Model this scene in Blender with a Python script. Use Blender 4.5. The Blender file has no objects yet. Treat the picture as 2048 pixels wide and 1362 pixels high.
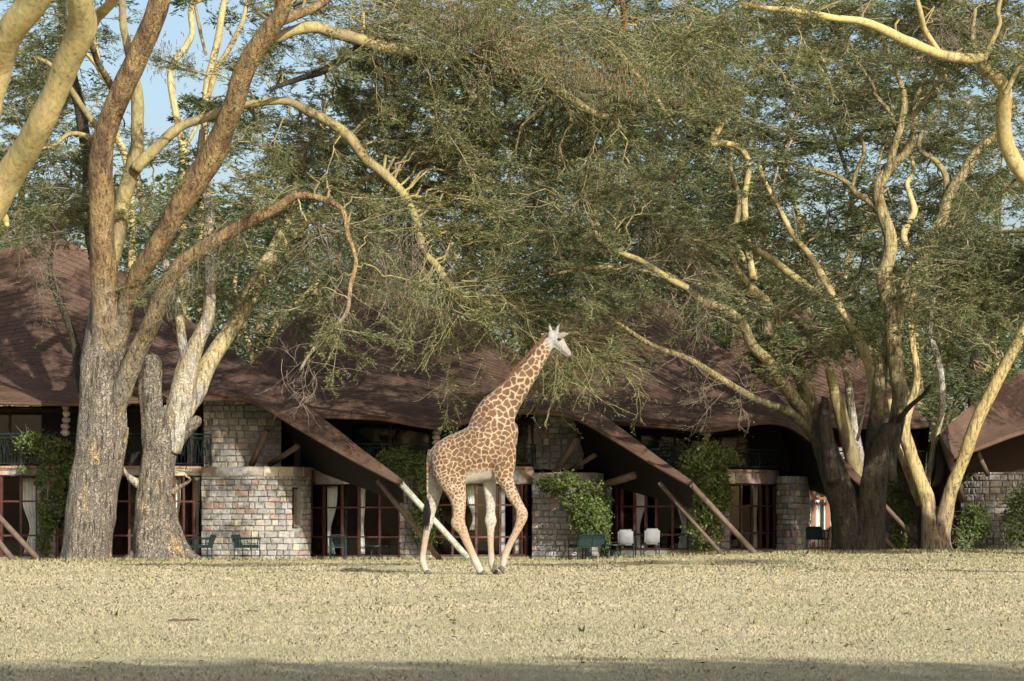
import bpy, bmesh, math, random
import numpy as np
from mathutils import Vector, Matrix, noise
from math import radians as R, sin, cos, pi

# ------------------------------------------------------------------ camera, light, exposure
F, YH, H = 5850.0, 1063.0, 0.85          # focal length in photo pixels, eye-level row, eye height
scene = bpy.context.scene
COL = scene.collection
cam_d = bpy.data.cameras.new('camera'); cam = bpy.data.objects.new('camera', cam_d); COL.objects.link(cam)
cam_d.sensor_width = 36.0; cam_d.lens = 36.0 * F / 2048.0
cam_d.shift_y = (YH - 681.0) / 2048.0
cam_d.clip_start = 0.5; cam_d.clip_end = 3000
cam.location = (0, 0, H); cam.rotation_euler = (R(90), 0, 0)
scene.camera = cam
SUN_EL, SUN_AZ = 24.0, 25.0               # sun behind the camera, to its right
world = bpy.data.worlds.new('World'); scene.world = world; world.use_nodes = True
nt = world.node_tree; nt.nodes.clear()
sky = nt.nodes.new('ShaderNodeTexSky'); sky.sky_type = 'NISHITA'; sky.sun_disc = False
sky.sun_elevation = R(SUN_EL); sky.sun_rotation = R(180 - SUN_AZ)
sky.air_density = 1.0; sky.dust_density = 3.6; sky.ozone_density = 1.0
bgn = nt.nodes.new('ShaderNodeBackground'); bgn.inputs['Strength'].default_value = 0.125
wo = nt.nodes.new('ShaderNodeOutputWorld')
nt.links.new(sky.outputs[0], bgn.inputs[0]); nt.links.new(bgn.outputs[0], wo.inputs[0])
sun_d = bpy.data.lights.new('sun', 'SUN'); sun_d.energy = 5.0; sun_d.angle = R(0.6); sun_d.color = (1.0, 0.94, 0.835)
sun = bpy.data.objects.new('sun', sun_d); COL.objects.link(sun)
SD = Vector((sin(R(SUN_AZ)) * cos(R(SUN_EL)), -cos(R(SUN_AZ)) * cos(R(SUN_EL)), sin(R(SUN_EL))))
sun.rotation_euler = SD.to_track_quat('Z', 'Y').to_euler(); sun.location = (30, -40, 40)
vs = scene.view_settings
vs.view_transform = 'Standard'; vs.look = 'None'; vs.exposure = 0.6; vs.gamma = 1.0; vs.use_curve_mapping = False
scene.cycles.max_bounces = 6; scene.cycles.transparent_max_bounces = 12

rnd = random.Random(7)
rng = np.random.default_rng(11)

def P(px, py, d):
    return Vector(((px - 1024.0) * d / F, d, H + (YH - py) * d / F))
def X(px, d): return (px - 1024.0) * d / F
def Zp(py, d): return H + (YH - py) * d / F
def ss(a, b, x):
    t = min(1, max(0, (x - a) / (b - a))); return t * t * (3 - 2 * t)
def ground_z(x, y):
    return 0.24 * ss(1, 9, x) * ss(66, 84, y)

# ------------------------------------------------------------------ object helpers
def link(name, me, mat=None, parent=None):
    o = bpy.data.objects.new(name, me); COL.objects.link(o)
    if mat is not None and me is not None and len(me.materials) == 0: me.materials.append(mat)
    if parent is not None: o.parent = parent
    return o
def tag(o, label=None, cat=None, group=None, kind=None):
    if label: o['label'] = label
    if cat: o['category'] = cat
    if group: o['group'] = group
    if kind: o['kind'] = kind
    return o
def empty(name, loc=(0, 0, 0), **k):
    o = bpy.data.objects.new(name, None); COL.objects.link(o); o.location = loc; o.empty_display_size = 0.2
    tag(o, **k); return o
def np_mesh(name, V, faces_list, smooth=False):
    """V (n,3); faces_list: list of (m,k) int arrays"""
    me = bpy.data.meshes.new(name)
    V = np.asarray(V, np.float32); me.vertices.add(len(V)); me.vertices.foreach_set('co', V.ravel())
    faces_list = [f for f in faces_list if len(f)]
    loops = np.concatenate([f.ravel() for f in faces_list]).astype(np.int32)
    tot = np.concatenate([np.full(len(f), f.shape[1], np.int32) for f in faces_list])
    st = np.concatenate([[0], np.cumsum(tot)[:-1]]).astype(np.int32)
    me.loops.add(len(loops)); me.loops.foreach_set('vertex_index', loops)
    me.polygons.add(len(tot)); me.polygons.foreach_set('loop_start', st)
    try: me.polygons.foreach_set('loop_total', tot)
    except Exception: pass
    if smooth: me.polygons.foreach_set('use_smooth', np.ones(len(tot), bool))
    me.update(calc_edges=True)
    return me
class MB:
    def __init__(s): s.v = []; s.f = []
    def box(s, c, size, rot=None):
        x, y, z = [a / 2 for a in size]; b = len(s.v); c = Vector(c)
        for p in ((-x,-y,-z),(x,-y,-z),(x,y,-z),(-x,y,-z),(-x,-y,z),(x,-y,z),(x,y,z),(-x,y,z)):
            p = Vector(p)
            if rot is not None: p = rot @ p
            s.v.append(tuple(c + p))
        for q in ((0,3,2,1),(4,5,6,7),(0,1,5,4),(1,2,6,5),(2,3,7,6),(3,0,4,7)): s.f.append(tuple(b + i for i in q))
        return s
    def bar(s, a, b, w, h=None, n=4):
        """square bar from a to b"""
        a, b = Vector(a), Vector(b); h = h or w; d = b - a; L = d.length
        if L < 1e-6: return s
        q = d.to_track_quat('Z', 'Y').to_matrix()
        return s.box((a + b) / 2, (w, h, L), q)
    def tube(s, pts, r, n=6):
        pts = [Vector(p) for p in pts]; rs = r if isinstance(r, (list, tuple)) else [r] * len(pts)
        base = len(s.v); up = Vector((0, 0, 1))
        for i, p in enumerate(pts):
            t = (pts[min(i + 1, len(pts) - 1)] - pts[max(i - 1, 0)]).normalized()
            a = t.cross(up if abs(t.z) < .9 else Vector((1, 0, 0))).normalized(); b = t.cross(a)
            for k in range(n):
                th = 2 * pi * k / n; s.v.append(tuple(p + (a * cos(th) + b * sin(th)) * rs[i]))
        for i in range(len(pts) - 1):
            for k in range(n):
                s.f.append((base + i * n + k, base + (i + 1) * n + k, base + (i + 1) * n + (k + 1) % n, base + i * n + (k + 1) % n))
        s.f.append(tuple(base + k for k in range(n))); e = base + (len(pts) - 1) * n
        s.f.append(tuple(e + n - 1 - k for k in range(n)))
        return s
    def poly(s, pts):
        b = len(s.v); s.v += [tuple(p) for p in pts]; s.f.append(tuple(range(b, b + len(pts)))); return s
    def mesh(s, name='m', smooth=False):
        me = bpy.data.meshes.new(name); me.from_pydata(s.v, [], s.f)
        if smooth:
            for p in me.polygons: p.use_smooth = True
        me.update(); return me
    def build(s, name, mat, parent=None, smooth=False):
        return link(name, s.mesh(name, smooth), mat, parent)

# ------------------------------------------------------------------ materials
def nodes(name, rough=0.8):
    m = bpy.data.materials.new(name); m.use_nodes = True; t = m.node_tree
    b = t.nodes['Principled BSDF']; b.inputs['Roughness'].default_value = rough
    b.inputs['Specular IOR Level'].default_value = 0.3
    return m, t, b
def N(t, typ, **kw):
    n = t.nodes.new(typ)
    for k, v in kw.items():
        if k in n.inputs.keys(): n.inputs[k].default_value = v
        else: setattr(n, k, v)
    return n
def ramp(t, fac, stops):
    r = t.nodes.new('ShaderNodeValToRGB'); e = r.color_ramp.elements
    while len(e) < len(stops): e.new(0.5)
    for i, (p, c) in enumerate(stops):
        e[i].position = p; e[i].color = (c[0], c[1], c[2], 1)
    t.links.new(fac, r.inputs[0]); return r.outputs[0]
def mixc(t, fac, a, b, typ='MIX'):
    m = t.nodes.new('ShaderNodeMix'); m.data_type = 'RGBA'; m.blend_type = typ
    for sock, v in ((m.inputs[0], fac), (m.inputs[6], a), (m.inputs[7], b)):
        if hasattr(v, 'is_output'): t.links.new(v, sock)
        elif isinstance(v, (int, float)): sock.default_value = v
        else: sock.default_value = (v[0], v[1], v[2], 1)
    return m.outputs[2]
def coord(t, scale=(1, 1, 1), kind='Object'):
    c = t.nodes.new('ShaderNodeTexCoord'); mp = t.nodes.new('ShaderNodeMapping'); mp.inputs['Scale'].default_value = scale
    t.links.new(c.outputs[kind], mp.inputs[0]); return mp.outputs[0]
def geo(t, scale=(1, 1, 1)):
    c = t.nodes.new('ShaderNodeNewGeometry'); mp = t.nodes.new('ShaderNodeMapping'); mp.inputs['Scale'].default_value = scale
    t.links.new(c.outputs['Position'], mp.inputs[0]); return mp.outputs[0]
def noise_n(t, vec, scale, detail=4, rough=.55):
    n = N(t, 'ShaderNodeTexNoise', Scale=scale, Detail=detail, Roughness=rough); t.links.new(vec, n.inputs['Vector']); return n.outputs['Fac']
def bump(t, b, h, strength=.4, dist=.02):
    n = N(t, 'ShaderNodeBump', Strength=strength, Distance=dist); t.links.new(h, n.inputs['Height']); t.links.new(n.outputs[0], b.inputs['Normal']); return n
def simple(name, c1, c2=None, scale=6, rough=.8, bs=.25, bd=.01, random_amt=0.0, lo=.35, hi=.65):
    """two-tone noise colour, optional per-object brightness variation"""
    m, t, b = nodes(name, rough); v = geo(t); n = noise_n(t, v, scale)
    c2 = c2 or tuple(x * .7 for x in c1)
    col = ramp(t, n, [(lo, c2), (hi, c1)])
    if random_amt:
        oi = t.nodes.new('ShaderNodeObjectInfo'); g = ramp(t, oi.outputs['Random'], [(0, (1 - random_amt,) * 3), (1, (1 + random_amt,) * 3)])
        col = mixc(t, 1.0, col, g, 'MULTIPLY')
    t.links.new(col, b.inputs['Base Color']); bump(t, b, n, bs, bd); return m
M = {}
def lawn_mat():
    m, t, b = nodes('dry_lawn', .95); v = geo(t)
    big = noise_n(t, geo(t, (.35, .12, 1)), 1.0, 4, .6); mid = noise_n(t, v, 2.2, 5, .65); fine = noise_n(t, v, 22, 4, .7)
    c = ramp(t, mid, [(.3, (.33, .285, .165)), (.5, (.41, .36, .22)), (.7, (.48, .425, .275))])
    g = ramp(t, big, [(.35, (0, 0, 0)), (.65, (1, 1, 1))])
    gg = mixc(t, .5, g, (0, 0, 0)); c = mixc(t, gg, c, (.29, .28, .12))
    # greener belt beyond the giraffe, towards the houses
    sp = t.nodes.new('ShaderNodeSeparateXYZ'); t.links.new(v, sp.inputs[0])
    mr = N(t, 'ShaderNodeMapRange'); mr.inputs['From Min'].default_value = 40; mr.inputs['From Max'].default_value = 78
    mr.inputs['To Max'].default_value = .35
    t.links.new(sp.outputs['Y'], mr.inputs['Value']); c = mixc(t, mr.outputs[0], c, (.25, .24, .11))
    f = ramp(t, fine, [(.3, (.62, .62, .62)), (.7, (1.25, 1.25, 1.25))]); c = mixc(t, 1.0, c, f, 'MULTIPLY')
    t.links.new(c, b.inputs['Base Color']); bump(t, b, fine, .8, .03); return m
M['lawn'] = lawn_mat()
def blade_mat(name, stops):
    m, t, b = nodes(name, .9)
    g = t.nodes.new('ShaderNodeNewGeometry'); c = ramp(t, g.outputs['Random Per Island'], stops)
    w = noise_n(t, geo(t, (.5, .22, 1)), 1.0, 5, .65); c = mixc(t, 1.0, c, ramp(t, w, [(.32, (.80, .86, .74)), (.5, (1, 1, 1)), (.68, (1.12, 1.06, 1.05))]), 'MULTIPLY')
    # mown blades scatter like a mat: shade them mostly by the lie of the lawn
    vm = N(t, 'ShaderNodeVectorMath', operation='MULTIPLY_ADD'); vm.inputs[1].default_value = (.26, .26, .26); vm.inputs[2].default_value = (0, -.12, .8)
    t.links.new(g.outputs['Normal'], vm.inputs[0]); nz = N(t, 'ShaderNodeVectorMath', operation='NORMALIZE'); t.links.new(vm.outputs[0], nz.inputs[0]); t.links.new(nz.outputs[0], b.inputs['Normal'])
    t.links.new(c, b.inputs['Base Color']); b.inputs['Specular IOR Level'].default_value = .15; return m
M['blade'] = blade_mat('dry_grass_blade', [(0, (.37, .32, .195)), (.3, (.42, .368, .235)), (.7, (.465, .412, .27)), (1, (.52, .468, .325))])
M['blade_g'] = blade_mat('green_grass_blade', [(0, (.22, .215, .10)), (.4, (.28, .26, .13)), (.8, (.34, .31, .175)), (1, (.40, .36, .22))])
def shingle_mat(name, obj_random=True):
    m, t, b = nodes(name, .85); v = geo(t)
    n = noise_n(t, v, 1.1, 5, .6); f = noise_n(t, v, 30, 3, .6)
    c = ramp(t, n, [(.3, (.070, .042, .029)), (.5, (.092, .055, .038)), (.72, (.112, .070, .050))])
    if obj_random:
        oi = t.nodes.new('ShaderNodeObjectInfo'); src = oi.outputs['Random']
    else:
        g0 = t.nodes.new('ShaderNodeNewGeometry'); src = g0.outputs['Random Per Island']
    g = ramp(t, src, [(0, (.84, .84, .85)), (.5, (1, 1, 1)), (1, (1.12, 1.10, 1.07))]); c = mixc(t, 1.0, c, g, 'MULTIPLY')
    ff = ramp(t, f, [(.3, (.82,) * 3), (.7, (1.15,) * 3)]); c = mixc(t, 1.0, c, ff, 'MULTIPLY')
    t.links.new(c, b.inputs['Base Color']); bump(t, b, f, .5, .01); return m
M['shingle'] = shingle_mat('felt_shingle'); M['shingle_m'] = shingle_mat('felt_shingle_mass', False)
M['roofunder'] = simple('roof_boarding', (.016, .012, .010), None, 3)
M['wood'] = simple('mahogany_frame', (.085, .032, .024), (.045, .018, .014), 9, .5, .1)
M['woodlit'] = simple('sunlit_orange_brown_frame', (.34, .13, .06), (.24, .09, .045), 9, .5, .1)  # lit copy of the frame wood, sunshine put into its colour
M['post'] = simple('weathered_post', (.13, .095, .07), (.09, .065, .05), 7, .8, .4)
M['postpale'] = simple('silvered_post', (.40, .41, .34), (.22, .22, .17), 7, .8, .4)
M['iron'] = simple('green_painted_iron', (.012, .030, .030), (.008, .018, .018), 12, .45, .1)
M['mortar'] = simple('mortar', (.28, .27, .25), (.20, .192, .175), 7, .95, .5, .02)
M['curtain'] = simple('curtain_cloth', (.78, .78, .76), (.66, .66, .66), 3, .9, .1)
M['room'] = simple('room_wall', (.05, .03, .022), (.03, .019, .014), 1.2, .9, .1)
M['concrete'] = simple('balcony_edge', (.40, .26, .17), (.30, .18, .12), 5, .9, .3)
STONE = {
 'grey': simple('grey_stone', (.295, .288, .272), (.20, .195, .185), 9, .9, .8, .03, .28),
 'pale': simple('cream_stone', (.50, .455, .35), (.40, .36, .27), 9, .9, .7, .03, .12),
 'pink': simple('pink_stone', (.33, .245, .21), (.24, .18, .155), 9, .9, .7, .03, .18),
 'buff': simple('buff_stone', (.33, .295, .245), (.24, .215, .18), 9, .9, .7, .03, .18),
 'red': simple('red_slab', (.22, .085, .07), (.15, .06, .05), 9, .85, .4, .02, .15)}
def glass_mat():
    m = bpy.data.materials.new('window_glass'); m.use_nodes = True; t = m.node_tree; t.nodes.clear()
    o = t.nodes.new('ShaderNodeOutputMaterial'); tr = N(t, 'ShaderNodeBsdfTransparent'); tr.inputs[0].default_value = (.94, .95, .94, 1)
    gl = N(t, 'ShaderNodeBsdfGlossy', Roughness=.03); gl.inputs[0].default_value = (.9, .9, .9, 1)
    lw = N(t, 'ShaderNodeLayerWeight', Blend=.5); pw = N(t, 'ShaderNodeMath', operation='POWER'); pw.inputs[1].default_value = 5
    fr = N(t, 'ShaderNodeMath', operation='MULTIPLY_ADD'); fr.inputs[1].default_value = .9; fr.inputs[2].default_value = .018
    t.links.new(lw.outputs['Facing'], pw.inputs[0]); t.links.new(pw.outputs[0], fr.inputs[0]); mx = t.nodes.new('ShaderNodeMixShader')
    t.links.new(fr.outputs[0], mx.inputs[0]); t.links.new(tr.outputs[0], mx.inputs[1]); t.links.new(gl.outputs[0], mx.inputs[2])
    t.links.new(mx.outputs[0], o.inputs[0]); return m
M['glass'] = glass_mat()

# ------------------------------------------------------------------ ground
def build_ground():
    ys = np.concatenate([np.linspace(-60, 10, 6), np.linspace(12, 100, 180), np.linspace(104, 200, 20), np.linspace(240, 1500, 10)])
    xs = np.concatenate([np.linspace(-600, -40, 12), np.linspace(-36, 36, 130), np.linspace(40, 600, 12)])
    V = np.zeros((len(ys), len(xs), 3))
    for j, y in enumerate(ys):
        for i, x in enumerate(xs):
            z = ground_z(x, y)
            if 10 < y < 100 and abs(x) < 37: z += .018 * noise.noise(Vector((x * .5, y * .25, 0))) + .008 * noise.noise(Vector((x * 2, y * 1.1, 3)))
            V[j, i] = (x, y, z)
    nx = len(xs); idx = np.arange(len(ys) * nx).reshape(len(ys), nx)
    q = np.stack([idx[:-1, :-1], idx[:-1, 1:], idx[1:, 1:], idx[1:, :-1]], -1).reshape(-1, 4)
    o = link('lawn', np_mesh('lawn', V.reshape(-1, 3), [q], True), M['lawn']); tag(o, kind='structure')
build_ground()
# ------------------------------------------------------------------ lodges
def stone_mesh(seed, mat, rough=.06):
    r = random.Random(seed); bm = bmesh.new(); bmesh.ops.create_cube(bm, size=1)
    # chamfered front (the -Y face) : inset and push out, so each block is a pillowed stone
    f = min(bm.faces, key=lambda f: f.calc_center_median().y)
    bmesh.ops.inset_individual(bm, faces=[f], thickness=.16)
    for v in f.verts: v.co.y -= .16 + r.uniform(-.14, .16)
    for v in bm.verts: v.co += Vector((r.uniform(-rough, rough), 0, r.uniform(-rough, rough)))
    me = bpy.data.meshes.new('stone'); bm.to_mesh(me); bm.free(); me.materials.append(mat); return me
STM = {k: [stone_mesh(i * 7 + j, m) for i in range(4)] for j, (k, m) in enumerate(STONE.items())}
def path_len(path):
    L = [0]
    for a, b in zip(path, path[1:]): L.append(L[-1] + math.hypot(b[0] - a[0], b[1] - a[1]))
    return L
def path_at(path, L, u):
    u = max(0, min(L[-1], u))
    for i in range(len(path) - 1):
        if u <= L[i + 1] or i == len(path) - 2:
            t = (u - L[i]) / max(1e-6, L[i + 1] - L[i]); a, b = path[i], path[i + 1]
            ang = math.atan2(b[1] - a[1], b[0] - a[0])
            return a[0] + (b[0] - a[0]) * t, a[1] + (b[1] - a[1]) * t, ang
def arcpath(pts, n=10):
    """pts: (px, depth) control points -> smooth plan curve"""
    w = [(X(p, d), d) for p, d in pts]
    if len(w) == 2: return w
    out = []
    for i in range(len(w) - 1):
        p0, p1, p2, p3 = w[max(i - 1, 0)], w[i], w[i + 1], w[min(i + 2, len(w) - 1)]
        for k in range(n):
            t = k / n
            out.append(tuple(.5 * ((2 * p1[j]) + (-p0[j] + p2[j]) * t + (2 * p0[j] - 5 * p1[j] + 4 * p2[j] - p3[j]) * t * t + (-p0[j] + 3 * p1[j] - 3 * p2[j] + p3[j]) * t ** 3) for j in (0, 1)))
    out.append(w[-1]); return out
def strip(mb, path, z0, z1, thick, off=0):
    """a curved wall of given thickness behind the path"""
    L = path_len(path)
    def pt(i, o):
        x, y, a = path_at(path, L, L[i]); a2 = path_at(path, L, L[i] + .01)[2] if i < len(path) - 1 else a
        a = (a + a2) / 2; return x - sin(a) * o, y + cos(a) * o
    b = len(mb.v); n = len(path)
    for i in range(n):
        f, k = pt(i, off), pt(i, off + thick)
        mb.v += [(f[0], f[1], z0), (f[0], f[1], z1), (k[0], k[1], z1), (k[0], k[1], z0)]
    for i in range(n - 1):
        a, c = b + i * 4, b + i * 4 + 4
        for s in range(4): mb.f.append((a + s, a + (s + 1) % 4, c + (s + 1) % 4, c + s))
    mb.f.append((b, b + 3, b + 2, b + 1)); e = b + (n - 1) * 4; mb.f.append((e, e + 1, e + 2, e + 3)); return mb
def subpath(path, u0, u1, n=6):
    L = path_len(path); return [path_at(path, L, u0 + (u1 - u0) * i / n)[:2] for i in range(n + 1)]
def stone_wall(parent, path, z0, z1, holes=(), ch=.188, name='wall', seed=1, mixw=(76, 6, 11, 7, 0), wmin=.17, wmax=.42, topband=0):
    r = random.Random(seed); L = path_len(path); TL = L[-1]; mb = MB()
    us = sorted({0, TL, *[h[0] for h in holes], *[h[1] for h in holes]}); zs = sorted({z0, z1, *[h[2] for h in holes], *[h[3] for h in holes]})
    for ua, ub in zip(us, us[1:]):
        for za, zb in zip(zs, zs[1:]):
            um, zm = (ua + ub) / 2, (za + zb) / 2
            if not any(h[0] < um < h[1] and h[2] < zm < h[3] for h in holes): strip(mb, subpath(path, ua, ub, 8), za, zb, .35)
    w = mb.build(name, M['mortar'], parent)
    zz = z0 - .02; kinds = list(STONE.keys())
    while zz < z1 - .05:
        band = topband and zz > z1 - topband - .05
        h = ch * r.uniform(.82, 1.18)
        if topband and not band and zz + h > z1 - topband: h = max(.1, z1 - topband - zz)
        if band: h = z1 - zz
        if zz + h > z1 - .06: h = z1 - zz
        u = -r.uniform(0, .2)
        while u < TL - .03:
            wd = r.uniform(.35, .75) if band else (r.uniform(wmin, wmax) if r.random() > .25 else r.uniform(.15, .25))
            u1 = u + wd
            if TL - u1 < .1: u1 = TL
            a, b = max(0, u), min(TL, u1)
            for hh in holes:
                if hh[2] - .04 < zz + h / 2 < hh[3] + .04:
                    if a < hh[0] < b: b = hh[0]
                    elif hh[0] <= a < hh[1]: a = hh[1]
                    
            if b - a > .06:
                wts = (34, 8, 36, 22, 9) if band else mixw
                k = r.choices(kinds, wts)[0]
                if k == 'pale' and b - a > .32 and not band: k = 'grey'
                me = STM[k][r.randrange(4)]
                x, y, ang = path_at(path, L, (a + b) / 2)
                o = bpy.data.objects.new('stone', me); COL.objects.link(o); o.parent = w
                g = .012 if band else .02
                o.scale = (max(.03, b - a - g), .10 if not band else .05, h - g)
                o.rotation_euler = (0, 0, ang); pr = .0 if band else r.uniform(-.012, .012)
                o.location = (x + sin(ang) * pr, y - cos(ang) * pr, zz + h / 2)
            u = u1
        zz += h
    return w
def glazing(parent, path, z0, z1, ums, zms, fw=.07, mat=None, name='window', panes=True):
    """mahogany frame following the path; ums mullion positions (m), zms transom heights"""
    mat = mat or M['wood']; L = path_len(path); win = empty(name); win.parent = parent
    def v(u): x, y, a = path_at(path, L, u); return x, y, a
    for u in ums:
        x, y, a = v(u); mb = MB(); mb.box((x, y, (z0 + z1) / 2), (fw, .09, z1 - z0), Matrix.Rotation(a, 3, 'Z')); mb.build('mullion', mat, win)
    for ua, ub in zip(ums, ums[1:]):
        xa, ya, _ = v(ua); xb, yb, _ = v(ub); ang = math.atan2(yb - ya, xb - xa); Ls = math.hypot(xb - xa, yb - ya) - fw
        rot = Matrix.Rotation(ang, 3, 'Z'); c = ((xa + xb) / 2, (ya + yb) / 2)
        for z in [z0 + fw / 2, *zms, z1 - fw / 2]:
            MB().box((c[0], c[1], z), (Ls, .065, fw * .8), rot).build('transom', mat, win)
        if panes:
            zz = [z0 + fw * .9, *zms, z1 - fw * .9]
            for za, zb in zip(zz, zz[1:]):
                MB().box((c[0], c[1], (za + zb) / 2), (Ls - .004, .008, zb - za - fw * .82), rot).build('pane', M['glass'], win)
    return win
def railing(path, z0, z1, label, us=None, group='green iron balcony railings'):
    L = path_len(path); TL = L[-1]; x0, y0, _ = path_at(path, L, 0)
    t = empty('balcony_railing', (0, 0, 0), label=label, cat='railing', group=group)
    n = max(4, int(TL / .5)); pts = [path_at(path, L, TL * i / (n * 2)) for i in range(n * 2 + 1)]
    for z, r_, nm in ((z1, .024, 'top_rail'), (z1 - .11, .013, 'middle_rail'), (z0 + .07, .016, 'bottom_rail')):
        MB().tube([(p[0], p[1], z) for p in pts], r_, 6).build(nm, M['iron'], t)
    for i in range(0, n * 2 + 1, 4):
        MB().tube([(pts[i][0], pts[i][1], z0), (pts[i][0], pts[i][1], z1)], .02, 6).build('post', M['iron'], t)
    # lancet scrollwork: bars and intersecting arches, one wrought panel between posts
    m = MB(); nb = int(TL / .11); za, zb = z0 + .07, z1 - .11
    for i in range(nb + 1):
        x, y, _ = path_at(path, L, TL * i / nb); m.tube([(x, y, za), (x, y, za + (zb - za) * (.55 if i % 3 else 1.0))], .0075, 4)
    na = int(TL / .36)
    for i in range(na):
        for k in range(2):
            ua = TL * (i + k * .5) / na; pp = []
            for s in range(9):
                f = s / 8; x, y, _ = path_at(path, L, ua + TL / na * f); pp.append((x, y, za + (zb - za) * (.3 + .68 * sin(pi * f) ** .8)))
            m.tube(pp, .009, 4)
    o = m.build('scrollwork', M['iron'], t)
    return t
def resample(pts, n):
    """pts tuples (px,py,d) -> n world points by smooth arc parameter"""
    w = [P(*p) for p in pts]; out = []
    seg = [0]
    for a, b in zip(w, w[1:]): seg.append(seg[-1] + (b - a).length)
    for k in range(n):
        s = seg[-1] * k / (n - 1); i = 0
        while i < len(w) - 2 and s > seg[i + 1]: i += 1
        t = (s - seg[i]) / max(1e-6, seg[i + 1] - seg[i])
        p0, p1, p2, p3 = w[max(i - 1, 0)], w[i], w[i + 1], w[min(i + 2, len(w) - 1)]
        c = .5 * ((2 * p1) + (p2 - p0) * t + (2 * p0 - 5 * p1 + 4 * p2 - p3) * t * t + (3 * p1 - p0 - 3 * p2 + p3) * t ** 3)
        l = p1.lerp(p2, t); out.append(l.lerp(c, .7))
    return out
SH_MESH = MB().box((0, 0, 0), (1, 1, 1)).mesh('shingle'); SH_MESH.materials.append(M['shingle'])
def roof(parent, eave, top, sag=.10, back=7.0, backdrop=4.4, individual=300, seed=1, nu=60, nv=16, cw=.5, chh=.24, focus=None):
    """eave/top: lists of (px,py,depth); loft with a concave (tent-like) sweep, double skin, shingles"""
    r = random.Random(seed); E, T = resample(eave, nu), resample(top, nu); grid = []
    for e, t in zip(E, T):
        col = []
        d = t - e; L = d.length
        for j in range(nv):
            v = j / (nv - 1); p = e.lerp(t, v); p.z -= sag * L * sin(pi * v) * .9 ; p.y += sag * L * sin(pi * v) * .12
            col.append(p)
        grid.append(col)
    def S(u, v):
        fu = u * (nu - 1); i = min(int(fu), nu - 2); a = fu - i; fv = v * (nv - 1); j = min(int(fv), nv - 2); b = fv - j
        return grid[i][j].lerp(grid[i + 1][j], a).lerp(grid[i][j + 1].lerp(grid[i + 1][j + 1], a), b)
    # skin: top sheet, lower sheet 9 cm beneath, closed eave edge, back slope
    mb = MB(); top_i = [[len(mb.v) + i * nv + j for j in range(nv)] for i in range(nu)]
    for c in grid: mb.v += [tuple(p) for p in c]
    o2 = len(mb.v); th = .10
    for c in grid: mb.v += [(p.x, p.y + .02, p.z - th) for p in c]
    for i in range(nu - 1):
        for j in range(nv - 1):
            a, b_, c, d = top_i[i][j], top_i[i + 1][j], top_i[i + 1][j + 1], top_i[i][j + 1]
            mb.f.append((a, b_, c, d)); mb.f.append((o2 + a, o2 + d, o2 + c, o2 + b_))
        mb.f.append((top_i[i][0], o2 + top_i[i][0], o2 + top_i[i + 1][0], top_i[i + 1][0]))
    for (i) in (0, nu - 1):
        for j in range(nv - 1):
            q = (top_i[i][j], top_i[i][j + 1], o2 + top_i[i][j + 1], o2 + top_i[i][j]); mb.f.append(q if i else q[::-1])
    ob = len(mb.v)   # back slope, falling away behind the ridge
    zt = max(p.z for p in T)
    for i, t in enumerate(T):
        k = min(1, max(.12, (t.z - 1.2) / (zt - 1.2)))
        for s in range(5):
            f = s / 4; mb.v.append((t.x, t.y + .01 + back * k * f, t.z - .01 - backdrop * k * (f + .25 * sin(pi * f)) * 1.1))
    for i in range(nu - 1):
        for s in range(4):
            a = ob + i * 5 + s; mb.f.append((a, a + 1, a + 6, a + 5))
    ob2 = len(mb.v); mb.v += [(p[0], p[1] - .03, p[2] - .08) for p in mb.v[ob:ob2]]
    for i in range(nu - 1):
        for s in range(4):
            a = ob2 + i * 5 + s; mb.f.append((a, a + 5, a + 6, a + 1))
        a, c = ob + i * 5 + 4, ob2 + i * 5 + 4; mb.f.append((a, c, c + 5, a + 5))
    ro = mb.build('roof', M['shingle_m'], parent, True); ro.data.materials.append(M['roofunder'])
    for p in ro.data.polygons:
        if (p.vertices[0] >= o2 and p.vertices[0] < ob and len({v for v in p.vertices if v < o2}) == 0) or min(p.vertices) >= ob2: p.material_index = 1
    # shingles
    cells = []
    vlen = max((T[i] - E[i]).length for i in range(nu)); ulen = sum((S((i + 1) / 40, .15) - S(i / 40, .15)).length for i in range(40))
    nrow = max(3, int(vlen / chh))
    for row in range(nrow):
        v0, v1 = row / nrow, (row + 1) / nrow; vm = (v0 + v1) / 2
        lens = [(S((i + 1) / 80, vm) - S(i / 80, vm)).length for i in range(80)]; cum = np.concatenate([[0], np.cumsum(lens)])
        tot = cum[-1]; s = -r.uniform(0, cw)
        while s < tot:
            w = cw * r.uniform(.85, 1.15); a, b = max(0, s), min(tot, s + w)
            if b - a > .08:
                ua, ub = np.interp([a, b], cum, np.arange(81) / 80); um = (ua + ub) / 2
                p0, p1 = S(um, v0), S(um, v1); hl = (p1 - p0).length
                if hl > .03:
                    tx = (S(ub, vm) - S(ua, vm)).normalized(); ty = (p1 - p0).normalized(); nz = tx.cross(ty).normalized(); ty = nz.cross(tx)
                    c = S(um, vm) + nz * (.018 + r.uniform(-.004, .004))
                    ty2 = (ty - nz * .10).normalized(); nz2 = tx.cross(ty2)
                    m = Matrix((tx, ty2, nz2)).transposed().to_4x4(); m.translation = c
                    sc = (b - a - .014, hl * 1.06, .034)
                    cells.append((m, sc))
            s += w
    if focus: cells.sort(key=lambda c: abs((c[0].translation.x * F / c[0].translation.y + 1024) - focus[0]) + 1.3 * abs(YH - (c[0].translation.z - H) * F / c[0].translation.y - focus[1]))
    for m, sc in cells[:individual]:
        o = bpy.data.objects.new('shingle', SH_MESH); COL.objects.link(o); o.parent = ro
        o.matrix_local = m @ Matrix.Diagonal((*sc, 1))
    rest = cells[individual:]
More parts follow.
